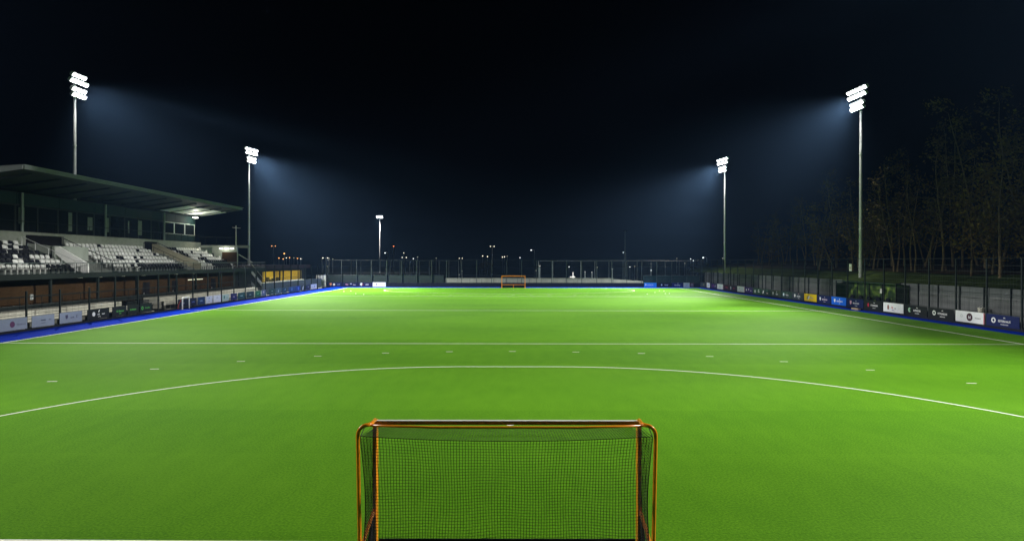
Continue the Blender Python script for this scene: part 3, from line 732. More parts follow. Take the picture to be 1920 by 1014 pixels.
# lounge behind glass
b = MB(); b.span((-42.3, yd(N0), 6.6), (-46, yd(N1), 6.85)); part('lounge_floor', b, M_frame)
b = MB(); b.span((-45.6, yd(N0), 6.85), (-45.9, yd(N1), 10.2)); part('lounge_back_wall', b, M_frame)
b = MB(); b.span((-42.35, yd(N1) - .2, 6.85), (-45.6, yd(N1), 10.3)); part('end_wall', b, M_frame)
nb = 18
for i in range(nb):
    a = N0 + (N1 - N0) * i / nb; c = N0 + (N1 - N0) * (i + 1) / nb
    white = i >= nb - 3
    fm = mat('white_window_frame', (.55, .58, .57), .5) if white else M_frame
    b = MB(); zb, zt = 6.86, 9.2
    if white: zb = 7.75
    for y0_, y1_ in ((yd(a), yd(a) + .09), (yd(c) - .09, yd(c) - .003)):
        b.span((-42.0, y0_, zb), (-42.1, y1_, zt))
    b.span((-42.002, yd(a) + .091, zt - .1), (-42.098, yd(c) - .094, zt)); b.span((-42.002, yd(a) + .091, zb), (-42.098, yd(c) - .094, zb + .09))
    f = part('window', b, fm)
    b = MB(); b.span((-42.04, yd(a) + .092, zb + .09), (-42.06, yd(c) - .096, zt - .101)); b.build('pane', M_glass, f)
b = MB(); b.span((-42.02, yd(N1 - 3 * (N1 - N0) / nb), 6.86), (-42.08, yd(N1), 7.745)); part('spandrel', b, M_panel)
# pale curtains and lit scraps seen through the panes
rr = random.Random(5)
for D in (47.5, 51.8, 57.6, 60.2, 63, 66.5, 68.3):
    b = MB(); b.span((-41.97, yd(D), 7.2 + rr.random() * .4), (-41.99, yd(D + .25 + rr.random() * .5), 8.7 + rr.random() * .3)); part('window_blind', b, mat('grey_blind', (.10, .13, .11), .7))
# cladding above windows
for i in range(9):
    a = N0 + (N1 - N0) * i / 9; c = N0 + (N1 - N0) * (i + 1) / 9
    b = MB(); b.span((-41.9, yd(a) + .02, 9.22), (-42.02, yd(c) - .02, 10.15)); part('cladding_panel', b, M_panel)
b = MB(); b.span((-42.03, yd(N0), 9.22), (-42.2, yd(N1), 10.25)); part('upper_wall', b, M_frame)
# posts in front of the windows
for D in (51.9, 62.5, 73.0):
    b = MB(); b.tube([(-41.75, yd(D), 6.86), (-41.75, yd(D), 10.2)], .12, 10); part('column', b, mat('column_paint', (.13, .18, .16), .5))
# balcony rail in front of windows (dark, glass)
b = MB(); b.tube([(-41.3, yd(N0), 7.75), (-41.3, yd(N1), 7.75)], .03, 6)
for i in range(30):
    D = N0 + (N1 - N0) * i / 29; b.tube([(-41.3, yd(D), 6.86), (-41.3, yd(D), 7.75)], .02, 5)
part('balcony_rail', b, M_dark)
# roof: thin deck at the front edge, deeper towards the back, soffit panels below
R0, R1 = 45.6, 82.3
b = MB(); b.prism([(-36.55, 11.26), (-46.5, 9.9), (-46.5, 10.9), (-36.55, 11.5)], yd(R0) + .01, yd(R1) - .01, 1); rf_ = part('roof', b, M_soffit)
b = MB(); b.span((-36.5, yd(R0), 11.27), (-36.62, yd(R1), 11.56)); b.build('fascia', mat('front_fascia', (.15, .165, .165), .5, .2, var=.1), rf_)
b = MB()
b.prism([(-36.63, 11.27), (-46.5, 9.93), (-46.5, 10.95), (-36.63, 11.56)], yd(R0) - .06, yd(R0) - .002, 1); b.build('end_fascia', M_fascia, rf_)
b = MB(); b.prism([(-36.63, 11.27), (-46.5, 9.93), (-46.5, 10.95), (-36.63, 11.56)], yd(R1) + .002, yd(R1) + .06, 1); b.build('end_fascia', M_fascia, rf_)
b = MB(); b.prism([(-36.42, 11.565), (-46.4, 10.97), (-46.4, 11.0), (-36.42, 11.60)], yd(R0) - .15, yd(R1) + .15, 1); b.build('roof_sheet', M_fascia, rf_)
for i in range(12):
    D = R0 + 1.5 + (R1 - R0 - 3) * i / 11
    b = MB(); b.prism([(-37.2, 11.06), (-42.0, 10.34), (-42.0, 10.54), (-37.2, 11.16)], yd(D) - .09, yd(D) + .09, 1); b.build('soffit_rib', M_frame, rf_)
# lamp at the far end of the soffit
b = MB(); b.box((-41.3, yd(79.3), 10.05), (.35, .8, .12)); part('soffit_lamp', b, E_tube)
def lamp(kind, loc, power, col, r=.15, aim=None, half=60, parent=None):
    ld = bpy.data.lights.new('lamp_light', kind); ld.energy = power; ld.color = col; ld.shadow_soft_size = r
    o = bpy.data.objects.new('lamp_light', ld); COL.objects.link(o); o.location = loc
    if parent: o.parent = parent; o.location = Vector(loc) - off(parent)
    if aim:
        o.rotation_euler = (Vector(aim) - Vector(loc)).to_track_quat('-Z', 'Y').to_euler(); ld.spot_size = 2 * R(half); ld.spot_blend = .5
    return o
b = MB(); b.prism([(-38.6, 10.93), (-41.95, 10.41), (-41.95, 10.44), (-38.6, 10.96)], yd(72.5), yd(82.1), 1); part('soffit_panel', b, M_white)  # white patch added so the lamp-lit end of the soffit looks bright
lamp('POINT', (-40.9, yd(79.0), 9.6), 160, (1.0, .97, .82), parent=S)
lamp('SPOT', (-40.8, yd(80.0), 9.7), 1500, (1.0, .88, .58), aim=(-39.2, yd(77.0), 5), half=30, parent=S)
# end wall with three tube lights
b = MB(); b.span((-36.3, yd(80.32), 3.44), (-39.6, yd(80.5), 6.45)); part('end_wall', b, mat('end_render', (.28, .31, .26), .85))
b = MB(); b.span((-36.35, yd(80.28), 3.5), (-38.3, yd(80.31), 5.6)); part('brick_panel', b, M_brick)
b = MB(); b.span((-34.9, yd(80.51), 6.15), (-42, yd(80.9), 6.5)); b.span((-41.42, yd(80.52), 5.3), (-41.2, yd(84.5), 6.1)); part('terrace_edge', b, M_concg)
for u0, u1 in ((411, 417.5), (421, 429), (432, 438)):
    D = 80.2; b = MB(); b.span((gx(u0, D), yd(D), 6.0), (gx(u1, D), yd(D) + .06, 6.12)); part('tube_light', b, E_tube)
lamp('POINT', (-37.8, yd(79.7), 5.9), 35, (1, .98, .85), parent=S)
b = MB(); b.tube([(-42, yd(80.6), 7.55), (-36.4, yd(80.6), 7.55)], .025, 5)
for k in range(5): b.tube([(-42 + 1.4 * k, yd(80.6), 6.5), (-42 + 1.4 * k, yd(80.6), 7.55)], .025, 5)
part('terrace_rail', b, M_dark)
b = MB(); b.tube([(-36.6, yd(80.6), 6.45), (-36.6, yd(80.6), 9.1)], .05, 8); b.tube([(-37.1, yd(80.6), 8.85), (-36.0, yd(80.6), 8.75)], .025, 5); part('aerial_pole', b, M_steel)
b = MB(); b.tube([(-36.3, yd(80.7), 5.3), (-35.0, yd(82.0), 4.22)], .05, 6); part('stair_brace', b, M_steel)
# handrails down the aisles
for D in (50.45, 55.15, 67.05, 69.95):
    b = MB(); b.tube([(-35.6, yd(D), ZD + .95), (-36.2, yd(D), ZD + 1.0), (-40.6, yd(D), ZD + 3.0)], .028, 6)
    for k in range(5):
        x = -36.2 - 1.1 * k; b.tube([(x, yd(D), ZD), (x, yd(D), ZD + 1.0 + .455 * 1.1 * k)], .022, 5)
    part('handrail', b, M_steel if D < 51 else M_dark)
# balustrade along the deck front: rail, posts, mesh infill
rail = MB(); rail.tube([(-34.95, yd(N0), ZD + .82), (-34.95, yd(86), ZD + .82)], .032, 6); rail.tube([(-34.95, yd(N0), ZD + .12), (-34.95, yd(86), ZD + .12)], .02, 5)
part('front_rail', rail, mat('teal_rail', (.11, .15, .14), .4, .4))
b = MB()
for i in range(34):
    D = N0 + (86 - N0) * i / 33; b.tube([(-34.95, yd(D), ZD), (-34.95, yd(D), ZD + .82)], .028, 5)
part('balustrade_posts', b, M_dark)
b = MB()
for j in range(9): b.tube([(-34.95, yd(N0), ZD + .16 + .075 * j), (-34.95, yd(86), ZD + .16 + .075 * j)], .006, 3, False)
for j in range(220):
    D = N0 + (86 - N0) * j / 219; b.tube([(-34.95, yd(D), ZD + .1), (-34.95, yd(D), ZD + .8)], .006, 3, False)
part('balustrade_infill', b, M_dark)
# ground floor: brick wall, columns, doors
b = MB(); b.span((-36.9, yd(N0), 0), (-37.2, yd(80.5), 3.1)); part('brick_wall', b, M_brick)
b = MB(); b.span((-36.9, yd(80.51), 0), (-37.2, yd(86), 3.1)); part('lobby_wall', b, M_frame)
for i in range(9):
    D = 41 + 5.3 * i
    b = MB(); b.box((-35.1, yd(D), 1.55), (.16, .16, 3.1)); part('column', b, M_dark)
for D in (60.8, 66.0, 74.5):
    b = MB(); b.span((-36.86, yd(D), 0), (-36.89, yd(D + 1.1), 2.3)); dr = part('door', b, M_black)
    b = MB(); b.tube([(-36.84, yd(D + .12), 1.0), (-36.84, yd(D + .12), 1.25)], .02, 5); b.build('handle', M_steel, dr)
for i, (u, v) in enumerate(((150, 526), (187, 523), (230, 521.5), (268, 519), (330, 517), (364, 515))):
    D = F * 35.5 / (CU - u); b = MB(); b.box((-35.5, yd(D), 3.05), (.28, .28, .05)); part('downlight', b, E_dim)
    lamp('SPOT', (-35.5, yd(D), 2.98), 14, (1, .78, .5), aim=(-36.6, yd(D), 0), half=70, parent=S)
b = MB(); b.span((-36.85, yd(69.2), 2.25), (-36.88, yd(72.5), 2.33)); part('strip_light', b, E_dim)
b = MB(); b.span((-36.85, yd(46.6), 1.45), (-36.88, yd(46.9), 1.85)); part('meter_box', b, mat('meter_grey', (.3, .33, .32), .6))
index_kids()

# the seats
def seat_proto(name, m):
    b = MB()
    b.prism([(-.20, .38), (.20, .41), (.20, .37), (-.20, .34)], -.20, .21, 1)                 # pan
    n = 5
    for k in range(n):
        a, c = -.22 + .44 * k / n, -.22 + .44 * (k + 1) / n
        da, dc = .06 * (abs(a) / .22) ** 2, .06 * (abs(c) / .22) ** 2
        top = .71 - .05 * (abs((a + c) / 2) / .22) ** 2
        v = [(-.20 + da, a, .43), (-.20 + dc, c, .43), (-.29 + dc, c, top), (-.29 + da, a, top)]
        b.quad(v); b.quad([(p[0] - .025, p[1], p[2]) for p in v][::-1]); b.quad([v[3], v[2], (v[2][0] - .025, v[2][1], v[2][2]), (v[3][0] - .025, v[3][1], v[3][2])])
    b.span((-.10, -.03, .0), (.02, .03, .37))
    return b.build(name, m)
SW = seat_proto('stand_seat', M_seatw); SB = seat_proto('stand_seat', M_seatb)
used = {0: False, 1: False}
rr = random.Random(11)
stuff = []
def put_seat(x, y, z, black, lab, grp):
    src = SB if black else SW
    o = src if not used[black] else src.copy()
    if used[black]: COL.objects.link(o)
    used[black] = True
    o.location = (x, y, z); o.rotation_euler = (0, 0, rr.uniform(-.03, .03)); tag(o, lab, 'seat', grp)
blocks = [('near', 43.3, 13), ('middle', 55.45, 22), ('far', 70.1, 18)]
for bn, D0, ncol in blocks:
    for r in range(6):
        for i in range(ncol):
            y = yd(D0 + .535 * (i + .5)); x = X0 - TR * r - .38; z = tier_z(r)
            if bn == 'near':
                black = 1 if (r >= 1 or i >= 8) else 0
                if r in (1, 2) and i >= 9: black = 0
                if r >= 1 and rr.random() < .22: black = 0  # scattered white seats stand in for highlights on the black ones
            elif bn == 'middle':
                black = 1 if (r == 0 and i > 6) or (r == 4 and i < 3) else 0
                if rr.random() < .05: black = 1
            else:
                black = 1 if r <= 1 and i > 6 else 0
                if r in (3, 4, 5) and i < 7: black = 1 if rr.random() < .75 else 0
                if r == 2 and 6 < i < 11: black = 1
                if rr.random() < .06: black = 1 - black
            if bn == 'far' and i >= 17:
                stuff.append((x, y, z, black)); continue
            put_seat(x, y, z, black, '%s plastic seat, %s from the left in the %s row up of the %s block' % ('black' if black else 'white', ORD[i], ORD[r], bn), 'plastic seats of the grandstand')
b = MB()
for x, y, z, bl in stuff:
    b.mi = bl
    b.prism([(x - .20, z + .40), (x + .22, z + .44), (x + .22, z + .40), (x - .20, z + .36)], y - .21, y + .21, 1)
    b.prism([(x - .20, z + .42), (x - .29, z + .86), (x - .315, z + .86), (x - .225, z + .42)], y - .21, y + .21, 1)
o = b.build('end_seats', [M_seatw, M_seatb]); tag(o, 'last column of seats at the far end of the grandstand', 'seats', kind='stuff')

# stepped concrete terrace at the foot of the stand
t = thing('concrete_terrace', 'pale stepped concrete terrace along the foot of the grandstand', 'terrace', (-33.5, yd(55), 0))
for (a, c) in ((36, 51.6), (56.8, 79)):
    b = MB(); b.prism([(-31.9, 0), (-31.9, .32), (-32.5, .32), (-32.5, .66), (-33.1, .66), (-33.1, 1.0), (-34.4, 1.0), (-34.4, 0)], yd(a), yd(c), 1); b.build('steps', M_conc, t)
b = MB(); b.span((-31.15, yd(36), 0), (-31.4, yd(53), .12)); b.span((-31.15, yd(55), 0), (-31.4, yd(100), .10)); b.build('kerb', M_conc, t)
b = MB(); b.tube([(-34.35, yd(36), 1.85), (-34.35, yd(79), 1.85)], .025, 5)
for i in range(22): b.tube([(-34.35, yd(36 + 2 * i + .5), 1.0), (-34.35, yd(36 + 2 * i + .5), 1.85)], .022, 5)
b.build('guard_rail', M_dark, t)
b = MB(); b.span((-34.45, yd(36), .9), (-34.55, yd(79), 1.3)); b.build('backing_panel', M_dark, t)
# bench
for i, D in enumerate((52.8, 54.6)):
    t = thing('bench', 'dark slatted bench in the gap of the terrace, %s the camera' % ('nearer' if i == 0 else 'farther from'), 'bench', (-33.2, yd(D), 0), group='benches in the terrace gap')
    b = MB()
    for k in range(3): b.span((-33.3 + .13 * k, yd(D), .42), (-33.2 + .13 * k, yd(D + 1.4), .46))
    b.build('seat', M_dark, t)
    b = MB()
    for k in range(3): b.span((-33.42, yd(D), .55 + .13 * k), (-33.38, yd(D + 1.4), .65 + .13 * k))
    b.build('backrest', M_dark, t)
    for q in (.15, 1.25):
        b = MB(); b.span((-33.36, yd(D + q), 0), (-33.0, yd(D + q) + .05, .415)); b.build('leg', M_dark, t)
# small portable white goal by the fence
D0 = 56.0; t = thing('small_goal', 'small white portable goal standing at the left fence by the halfway line', 'goal', (XL + .6, yd(D0), 0))
b = MB(); b.tube([(XL + .35, yd(D0), 0), (XL + .35, yd(D0), 1.0), (XL + .35, yd(D0 + .1), 1.06), (XL + .35, yd(D0 + 1.2), 1.06)], .07, 8); b.build('post', M_white, t)
b = MB(); b.tube([(XL + .35, yd(D0 + 1.2), 0), (XL + .35, yd(D0 + 1.2), 1.06)], .05, 8); b.build('post', M_white, t)
b = MB(); b.tube([(XL + .35, yd(D0), 1.0), (XL + .12, yd(D0) - .2, .5), (XL + .12, yd(D0) - .3, .05)], .035, 6); b.build('rear_stay', mat('faded_red', (.4, .06, .04), .6), t)

# ------------------------------------------------------------------ yellow lit clubhouse beyond the stand
Cx0, Ca, Cb = -40.0, 97.5, 115.0
t = thing('clubhouse', 'low clubhouse with yellow lit windows beyond the grandstand', 'building', (Cx0 - 2, yd(106), 0))
b = MB(); b.span((Cx0 - 5, yd(Ca - 10), 3.15), (Cx0 + .8, yd(Cb + 3), 3.75)); b.build('roof', mat('dark_roof', (.03, .02, .03), .7), t)
b = MB(); b.span((Cx0 - 4.6, yd(Ca), .05), (Cx0 - 4.8, yd(Cb), 3.14)); b.build('back_wall', M_yellow, t)
b = MB(); b.span((Cx0 - 4.6, yd(Ca) - .2, 0), (Cx0, yd(Ca), 3.14)); b.build('side_wall', M_yellow, t); b = MB(); b.span((Cx0 - 4.6, yd(Cb), 0), (Cx0, yd(Cb) + .2, 3.14)); b.build('side_wall', M_yellow, t)
b = MB(); b.span((Cx0 - .2, yd(Ca - 10), 0), (Cx0, yd(Ca) - .21, 3.14)); b.span((Cx0 - .2, yd(Cb) + .21, 0), (Cx0, yd(Cb + 3), 3.14)); b.span((Cx0 - .2, yd(Ca), 0), (Cx0 - .02, yd(Cb), 1.1)); b.build('front_wall', M_frame, t)
for q in (0, 4.7, 7.2, 8.8, 12.6, 17.3):
    b = MB(); b.span((Cx0 - .18, yd(Ca + q), .851), (Cx0 - .0, yd(Ca + q + .22), 3.13)); b.build('mullion', M_dark, t)
b = MB(); b.span((Cx0 + .005, yd(Ca) - .2, 2.72), (Cx0 + .12, yd(Cb) + .2, 3.14)); b.build('lintel', M_dark, t)
for q in (1.2, 3.9, 6.5, 8.0, 10.6, 13, 15.4):
    b = MB(); b.span((Cx0 - 2.4, yd(Ca + q), 2.95), (Cx0 - 1.2, yd(Ca + q + .6), 3.05)); b.build('ceiling_lamp', E_yel, t)
for q in (3, 8.5, 14): lamp('POINT', (Cx0 - 2.0, yd(Ca + q), 2.6), 130, (1.0, .86, .16), .3, parent=t)
b = MB()
for k, (q, hh) in enumerate(((2.2, 1.2), (3.0, 1.05), (5.5, 1.3), (6.3, 1.1), (9.3, 1.5), (10.2, 1.1), (12.0, 1.25), (14.0, 1.4))):
    b.box((Cx0 - 3, yd(Ca + q), hh / 2 + .1), (.5, .6, hh))
b.build('furniture', mat('dark_furniture', (.05, .045, .02), .7), t)
b = MB(); b.prism([(yd(Ca + .5) + .14 * math.cos(k * .785), 1.35 + .2 * math.sin(k * .785)) for k in range(8)], Cx0 - .6, Cx0 - .5, 0); b.build('desk_lamp', E_warmw, t)
# stairs / cluttered entrance between stand and clubhouse
t = thing('external_stair', 'dark metal stair between the grandstand and the clubhouse', 'stair', (-38, yd(88), 0))
b = MB(); b.prism([(yd(86.3), 3.3), (yd(92), .3), (yd(92), 0), (yd(91.4), 0), (yd(86.3), 2.9)], -37.2, -37.1, 0); b.build('stringer', M_steel, t)
b = MB(); b.prism([(yd(86.3), 3.3), (yd(92), .3), (yd(92), 0), (yd(91.4), 0), (yd(86.3), 2.9)], -38.6, -38.5, 0); b.build('stringer', M_steel, t)
b = MB()
for k in range(12): b.box((-37.85, yd(86.5 + .46 * k), 3.1 - .25 * k), (1.26, .3, .04))
b.build('treads', M_frame, t)
b = MB(); b.tube([(-37.15, yd(86.3), 4.2), (-37.15, yd(92), 1.2)], .03, 5); b.build('handrail', M_conc, t)
b = MB(); b.span((-39.5, yd(86.2), 0), (-40, yd(87.2), 2.9)); b.build('lit_panel', mat('ochre_board', (.42, .28, .10), .7), t)
lamp('POINT', (-38.6, yd(86.0), 2.6), 25, (1, .75, .4), parent=t)
# low grey wall beyond the terrace
t = thing('low_wall', 'low grey blue wall behind the far part of the left fence', 'wall', (-33, yd(92), 0))
b = MB(); b.span((-32.6, yd(79.5), 0), (-32.8, yd(104.5), 1.5)); b.build('wall_panels', mat('blue_grey_wall', (.07, .10, .13), .8), t)
b = MB(); b.span((-32.55, yd(79.5), 1.502), (-32.85, yd(95), 1.62)); b.build('coping', M_conc, t)
# two pale door leaves at the corner
for i, (u0, u1) in enumerate(((593, 599.2), (601, 611))):
    D = 103.8; b = MB(); x0, x1 = gx(u0, D), gx(u1, D)
    b.span((0, -.03, 0), (x1 - x0, .03, 2.05)); o = b.build('door_leaf', M_white); o.location = (x0, yd(D), .02)
    tag(o, ('narrow' if i == 0 else 'broad') + ' pale door leaf standing at the far left corner of the pitch', 'door', 'pale door leaves at the left far corner')
    b = MB(); b.box(((x1 - x0) / 2, -.034, .75 if i else 1.1), ((x1 - x0) * .62, .004, 1.0 if i else 1.2)); b.build('inset_panel', mat('grey_print', (.28, .33, .30), .7, var=.6, scale=6), o, local=True)
    b = MB(); b.box(((x1 - x0) * .85, -.05, 1.0), (.03, .05, .14)); b.build('handle', M_steel, o, local=True)

# ------------------------------------------------------------------ trees on the bank
def tree_parts(seed, h, spread, nleaf, leafm, bare=.35, name='bank_tree'):
    rr = random.Random(seed); t = bpy.data.objects.new(name, None); COL.objects.link(t); OFF[t.name] = Vector((0, 0, 0))
    b = MB(); tips = []
    def limb(p, d, L, r, dep):
        pts = [p.copy()]; rs = [r]; q = p.copy(); dd = d.copy(); n = 5
        for i in range(n):
            dd = (dd + Vector((rr.uniform(-1, 1), rr.uniform(-1, 1), rr.uniform(-.2, .5))) * .13).normalized()
            q = q + dd * L / n; pts.append(q.copy()); rs.append(max(.006, r * (1 - .8 * (i + 1) / n)))
            if dep and i >= 1:
                for _ in range(1 if dep > 1 else 2):
                    if rr.random() < .8:
                        a = rr.uniform(0, 6.283); nd = (dd * .55 + Vector((math.cos(a), math.sin(a), rr.uniform(.0, .5))) * .9).normalized()
                        limb(q, nd, L * rr.uniform(.32, .52) * spread, rs[-1] * .6, dep - 1)
            if dep < 2 and i >= 2: tips.append(q.copy())
        b.tube(pts, rs, 7 if dep == 2 else 4)
    for k in range(rr.choice((2, 3, 3, 4))):
        base = Vector((rr.uniform(-1.3, 1.3), rr.uniform(-1.3, 1.3), -.2)); hh = h * (1 if k == 0 else rr.uniform(.5, .95))
        nd = Vector((rr.uniform(-.16, .16), rr.uniform(-.16, .16), 1)).normalized()
        pts = [base]; rs = [.06 + h * .0045]; q = base
        n = 9
        for i in range(n):
            nd = (nd + Vector((rr.uniform(-.1, .1), rr.uniform(-.1, .1), .05))).normalized(); q = q + nd * hh / n; pts.append(q.copy()); rs.append(rs[0] * (1 - .85 * (i + 1) / n))
            if i / n > bare * .6:
                for _ in range(rr.choice((1, 2, 2, 3))):
                    a = rr.uniform(0, 6.283); limb(q, Vector((math.cos(a), math.sin(a), rr.uniform(.1, .9))).normalized(), h * .24 * spread * (1.15 - i / n * .6), rs[-1] * .45, 1)
        b.tube(pts, rs, 8)
    b.build('trunk', M_bark, t, local=True)
    b = MB()
    for _ in range(nleaf):
        c = rr.choice(tips); c = c + Vector((rr.gauss(0, .35), rr.gauss(0, .35), rr.gauss(0, .35)))
        s = rr.uniform(.07, .17); a = Vector((rr.gauss(0, 1), rr.gauss(0, 1), rr.gauss(0, 1))).normalized(); e = a.orthogonal().normalized(); f = a.cross(e)
        b.quad([c - e * s, c - f * s * .6, c + e * s, c + f * s * .6])
    b.build('crown', leafm, t, local=True)
    return t
protos = [tree_parts(1, 10.5, .8, 1700, M_leafa, .15), tree_parts(2, 13.0, .6, 1000, M_leafb, .4), tree_parts(3, 14.0, .7, 2000, M_leafa, .15), tree_parts(4, 11.5, .6, 900, M_leafb, .3), tree_parts(5, 8.5, .9, 1900, M_leafa, .05)]
index_kids()
kind_w = ['broad yellowish tree', 'tall thin bare-stemmed tree', 'tall leafy tree', 'slender sparse tree', 'low bushy tree']
tl = [  # u, D, X kind, prototype, scale
 (1905, 47, 2, 1.15), (1868, 52, 2, 1.1), (1840, 46, 4, 1.0), (1815, 57, 1, 1.1), (1785, 53, 3, 1.05), (1760, 61, 1, 1.15), (1735, 56, 3, .9),
 (1712, 64, 1, 1.0), (1690, 60, 3, .95), (1664, 67, 1, .95), (1642, 62, 0, .85), (1622, 72, 3, 1.0), (1598, 70, 4, .95), (1575, 77, 1, .95), (1546, 76, 0, 1.0), (1522, 84, 3, .9), (1500, 90, 1, .8), (1475, 96, 3, .8), (1452, 100, 4, .9), (1425, 105, 3, .75), (1930, 40, 4, 1.1)]
usedp = set()
tl.sort(key=lambda q: -q[0])
cnt = {}
for i, (u, D, k, s) in enumerate(tl):
    X = gx(u, D)
    if X < 38.6: X = 38.6 + (i % 3) * .7; D = X * F / (u - CU)
    if k in usedp: o = copy_tree(protos[k])
    else: o = protos[k]; usedp.add(k)
    z = 3.2 if X < 40 else (3.8 if X < 44 else 4.3)
    o.location = (X, yd(D), z); s *= .93; o.scale = (s, s, s); o.rotation_euler = (0, 0, i * 1.37)
    cnt[k] = cnt.get(k, 0)
    tag(o, '%s on the dark bank, %s tree from the right' % (kind_w[k], (ORD[i] if i < 22 else 'last')), 'tree', 'trees on the bank behind the right fence')

# dark hedge masses beyond the far fence (individual shrubs)
def shrub(x, y, r, h, lab, seed):
    rr = random.Random(seed); b = MB()
    for _ in range(900):
        a = rr.uniform(0, 6.283); q = rr.random() ** .5; zz = rr.random() ** .7
        c = Vector((r * q * math.cos(a) * (1.1 - .5 * zz), r * q * math.sin(a) * (1.1 - .5 * zz), .1 + h * zz * (1 - .3 * q) + rr.uniform(-.1, .1))); s = rr.uniform(.10, .24)
        aa = Vector((rr.gauss(0, 1), rr.gauss(0, 1), rr.gauss(0, 1))).normalized(); e = aa.orthogonal().normalized(); f = aa.cross(e)
        b.quad([c - e * s, c - f * s * .6, c + e * s, c + f * s * .6])
    t = thing('round_shrub', lab, 'shrub', (x, y, 0)); b.build('foliage', M_leafb, t, local=True)
    b = MB(); b.tube([(0, 0, 0), (.05, 0, h * .4)], [.12, .05], 6); b.build('trunk', M_bark, t, local=True)
shrub(gx(911, 190), yd(190), 3.4, 5.0, 'dark tree-like shrub beside the double white lamp behind the far goal', 1)
shrub(gx(1312, 150), yd(150), 4.0, 5.2, 'dark shrub under the bright lamp beyond the right far corner', 2)
lamp('POINT', (gx(911, 186), yd(186), 6.0), 60, (1, .8, .4), .2)

# ------------------------------------------------------------------ distant lamps
def street_lamp(u, v, D, em, label, style='single', vb=None, hw=.5):
    x = gx(u, D); z = gz(v, D); y = yd(D)
    t = thing('street_lamp', label, 'street lamp', (x, y, 0), group='street lamps in the distance')
    off_ = .9 * hw if style == 'arm' else 0
    b = MB(); b.tube([(off_, 0, 0), (off_, 0, z - .1)], [.11, .07], 7); b.build('pole', M_steel, t, local=True)
    if style == 'arm':
        b = MB(); b.tube([(off_, 0, z - .1), (off_ * .7, 0, z + .15), (.0, 0, z + .12)], .05, 5); b.build('arm', M_steel, t, local=True)
    xs = (-hw * .8, hw * .8) if style == 'double' else (0,)
    if style == 'double':
        b = MB(); b.tube([(xs[0], 0, z - .02), (xs[1], 0, z - .02)], .05, 5); b.build('arm', M_steel, t, local=True)
    for q in xs:
        b = MB(); b.bm.free(); b = MB()
        r = .21 * hw; c = Vector((q, 0, z)); prof = [(0.05, -.8), (.7, -.5), (1, 0), (.7, .5), (.05, .8)]
        b.tube([c + Vector((0, 0, r * .8 * p[1])) for p in prof], [r * p[0] for p in prof], 8); b.build('lantern', em, t, local=True)
    return t
street_lamp(513, 462, 185, E_orange, 'double headed orange street lamp on a tall pole beyond the grandstand', 'double', hw=.7)
street_lamp(533, 476, 200, E_orange, 'single glowing orange street lamp lower and right of the double orange one', hw=1.2)
street_lamp(738, 462, 210, E_red, 'reddish street lamp just right of the distant floodlight mast', hw=.9)
street_lamp(722, 474.5, 190, E_white, 'white street lamp right beside the distant floodlight mast', 'arm', hw=1.0)
street_lamp(757, 474.5, 210, E_warmw, 'small round warm white lamp above a double lamp', hw=.7)
street_lamp(758, 483, 170, E_warmw, 'low double lamp right of the distant floodlight mast', 'double', hw=.7)
street_lamp(864, 484.5, 200, E_warmw, 'small double lamp left of the double white lamp', 'double', hw=.6)
street_lamp(866, 508, 140, E_dim, 'short lamp standing behind the pale concrete wall', hw=.6)
street_lamp(923, 462, 195, E_warmw, 'double headed white street lamp above and left of the far goal', 'double', hw=.75)
street_lamp(996, 469, 170, E_white, 'white street lamp on a bent pole right of the far goal', 'arm', hw=1.0)
street_lamp(1067, 500, 150, E_white, 'low white lamp beside the bright signpost', hw=.6)
street_lamp(1168.5, 473, 180, E_white, 'white street lamp on a dark pole beside the unlit mast', 'arm', hw=.8)
street_lamp(1221, 506.5, 150, E_white, 'low white lamp right of the unlit mast behind the fence', hw=.9)
street_lamp(1318.5, 482.5, 185, E_white, 'bright white lamp left of the right far floodlight mast', 'arm', hw=1.2)
street_lamp(1300, 488, 190, E_white, 'dimmer lamp left of the bright white one by the right mast', hw=.9)
street_lamp(1355, 483.5, 170, E_dim, 'small lamp just left of the right far floodlight pole', hw=.9)
street_lamp(610, 484, 190, E_warmw, 'yellow white lamp cluster pole above the left corner fence', 'double', hw=.9)
# far window / car park lights: each a small lit bollard or house light
pts = [(523, 484.5, E_orange), (531, 486, E_orange), (537, 484, E_warmw), (543, 483.5, E_orange), (551, 484, E_dim), (558, 485, E_orange), (564, 485.5, E_warmw), (604, 485, E_dim), (617, 485, E_dim), (624, 486, E_dim), (775, 485, E_white), (783, 482, E_dim), (818, 484, E_dim), (905, 480, E_warmw), (914, 481, E_warmw), (942, 482, E_warmw), (946, 481.3, E_warmw), (951, 480.4, E_dim), (975, 483, E_white), (1005, 507, E_dim), (1120, 501, E_dim), (1181, 500, E_white), (1190, 499, E_dim), (1269, 484, E_dim), (1295, 485, E_white), (1284, 493, E_dim), (614, 500, E_dim), (861, 515, E_dim)]
for i, (u, v, em) in enumerate(pts):
    D = 230 if v < 490 else 150; x, z = gx(u, D), gz(v, D)
    t = thing('distant_light', '%s point of light on the %s horizon, %s light from left' % ({'sodium_lamp': 'orange', 'warm_white_lamp': 'warm white', 'white_lamp': 'cold white', 'dim_lamp': 'dim yellowish'}[em.name], 'left' if u < 700 else ('middle' if u < 1100 else 'right'), (ORD + ['twenty-third', 'twenty-fourth', 'twenty-fifth', 'twenty-sixth', 'twenty-seventh', 'twenty-eighth'])[sorted(q[0] for q in pts).index(u)]), 'light', (x, yd(D), 0), group='far points of light on the horizon')
    b = MB(); b.tube([(0, 0, 0), (0, 0, z - .2)], .05, 5); b.build('pole', M_steel, t, local=True)
    b = MB(); s = .20 if D > 200 else .13; b.tube([(0, 0, z - s * .6), (0, 0, z), (0, 0, z + s * .6)], [s * .5, s, s * .4], 7); b.build('lantern', em, t, local=True)
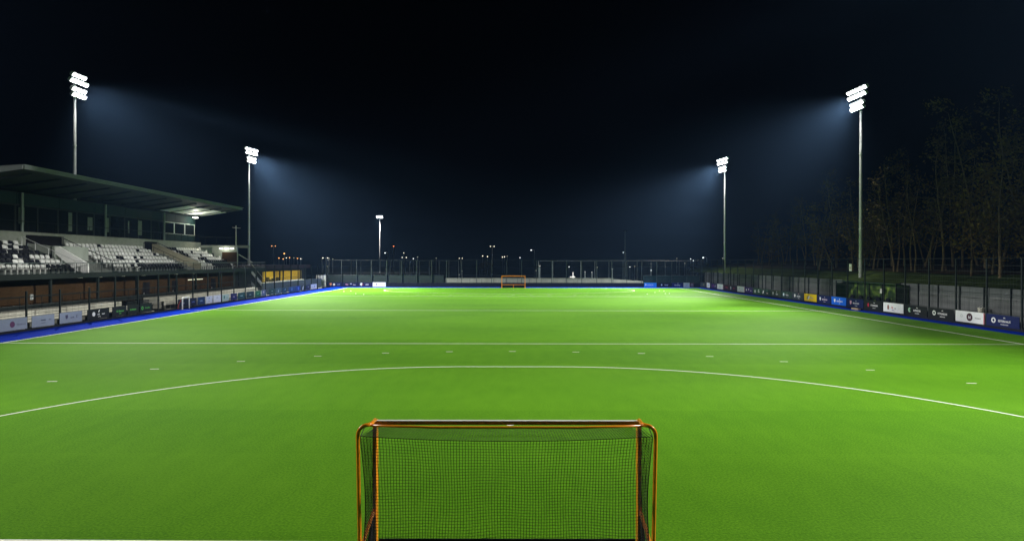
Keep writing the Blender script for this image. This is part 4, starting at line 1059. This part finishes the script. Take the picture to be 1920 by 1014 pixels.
# tall unlit mast with a cross bar, bright signpost
D = 128; t = thing('unlit_mast', 'thin dark unlit mast with a small cross bar right of the far goal', 'mast', (gx(1172, D), yd(D), 0))
b = MB(); b.tube([(0, 0, 0), (0, 0, gz(432, D))], [.11, .06], 8); b.build('pole', mat('dull_mast', (.13, .17, .16), .5, .3), t, local=True)
b = MB(); b.box((0, 0, gz(432, D)), (.9, .1, .1)); b.build('cross_bar', M_dark, t, local=True)
D = 122; t = thing('signpost', 'bright white post with a small cross board right of the far goal', 'post', (gx(1074.5, D), yd(D), 0))
b = MB(); b.tube([(0, 0, 0), (0, 0, gz(510, D))], .09, 8); b.build('pole', M_white, t, local=True)
b = MB(); b.box((-.1, -.1, gz(519, D)), (1.0, .04, .22)); b.build('board', M_white, t, local=True)
lamp('POINT', (gx(1069, 120), yd(119), gz(505, 120)), 45, COOL, .1)
for i, (u, vt, vb_) in enumerate(((1012, 498, 524), (1097, 509, 526), (1110, 510, 526), (1148, 504, 526), (1221, 494, 527), (724, 505, 516))):
    D = 120; t = thing('short_post', 'pale short post on the court beyond the far fence, %s from left' % ['second', 'third', 'fourth', 'fifth', 'sixth', 'first'][i], 'post', (gx(u, D), yd(D), 0), group='short posts beyond the far fence')
    b = MB(); b.tube([(0, 0, 0), (0, 0, gz(vt, D))], .07, 7); b.build('pole', mat('pale_post', (.13, .17, .17), .5, .3), t, local=True)
    b = MB(); b.box((0, 0, gz(vt, D)), (.24, .24, .06)); b.build('cap', M_white, t, local=True)

# ------------------------------------------------------------------ haze in the night air
b = MB(); b.span((-372, -72, -1.2), (372, 482, 27.5))
m = bpy.data.materials.new('haze'); m.use_nodes = True
n = m.node_tree.nodes; n.clear(); out = n.new('ShaderNodeOutputMaterial'); pv = n.new('ShaderNodeVolumePrincipled')
pv.inputs['Color'].default_value = (.28, .54, 1.0, 1); pv.inputs['Density'].default_value = HAZE_DENSITY; pv.inputs['Anisotropy'].default_value = .45
m.node_tree.links.new(pv.outputs[0], out.inputs['Volume'])
o = b.build('haze', m); tag(o, 'thin night mist lit by the floodlights', 'mist', kind='stuff')
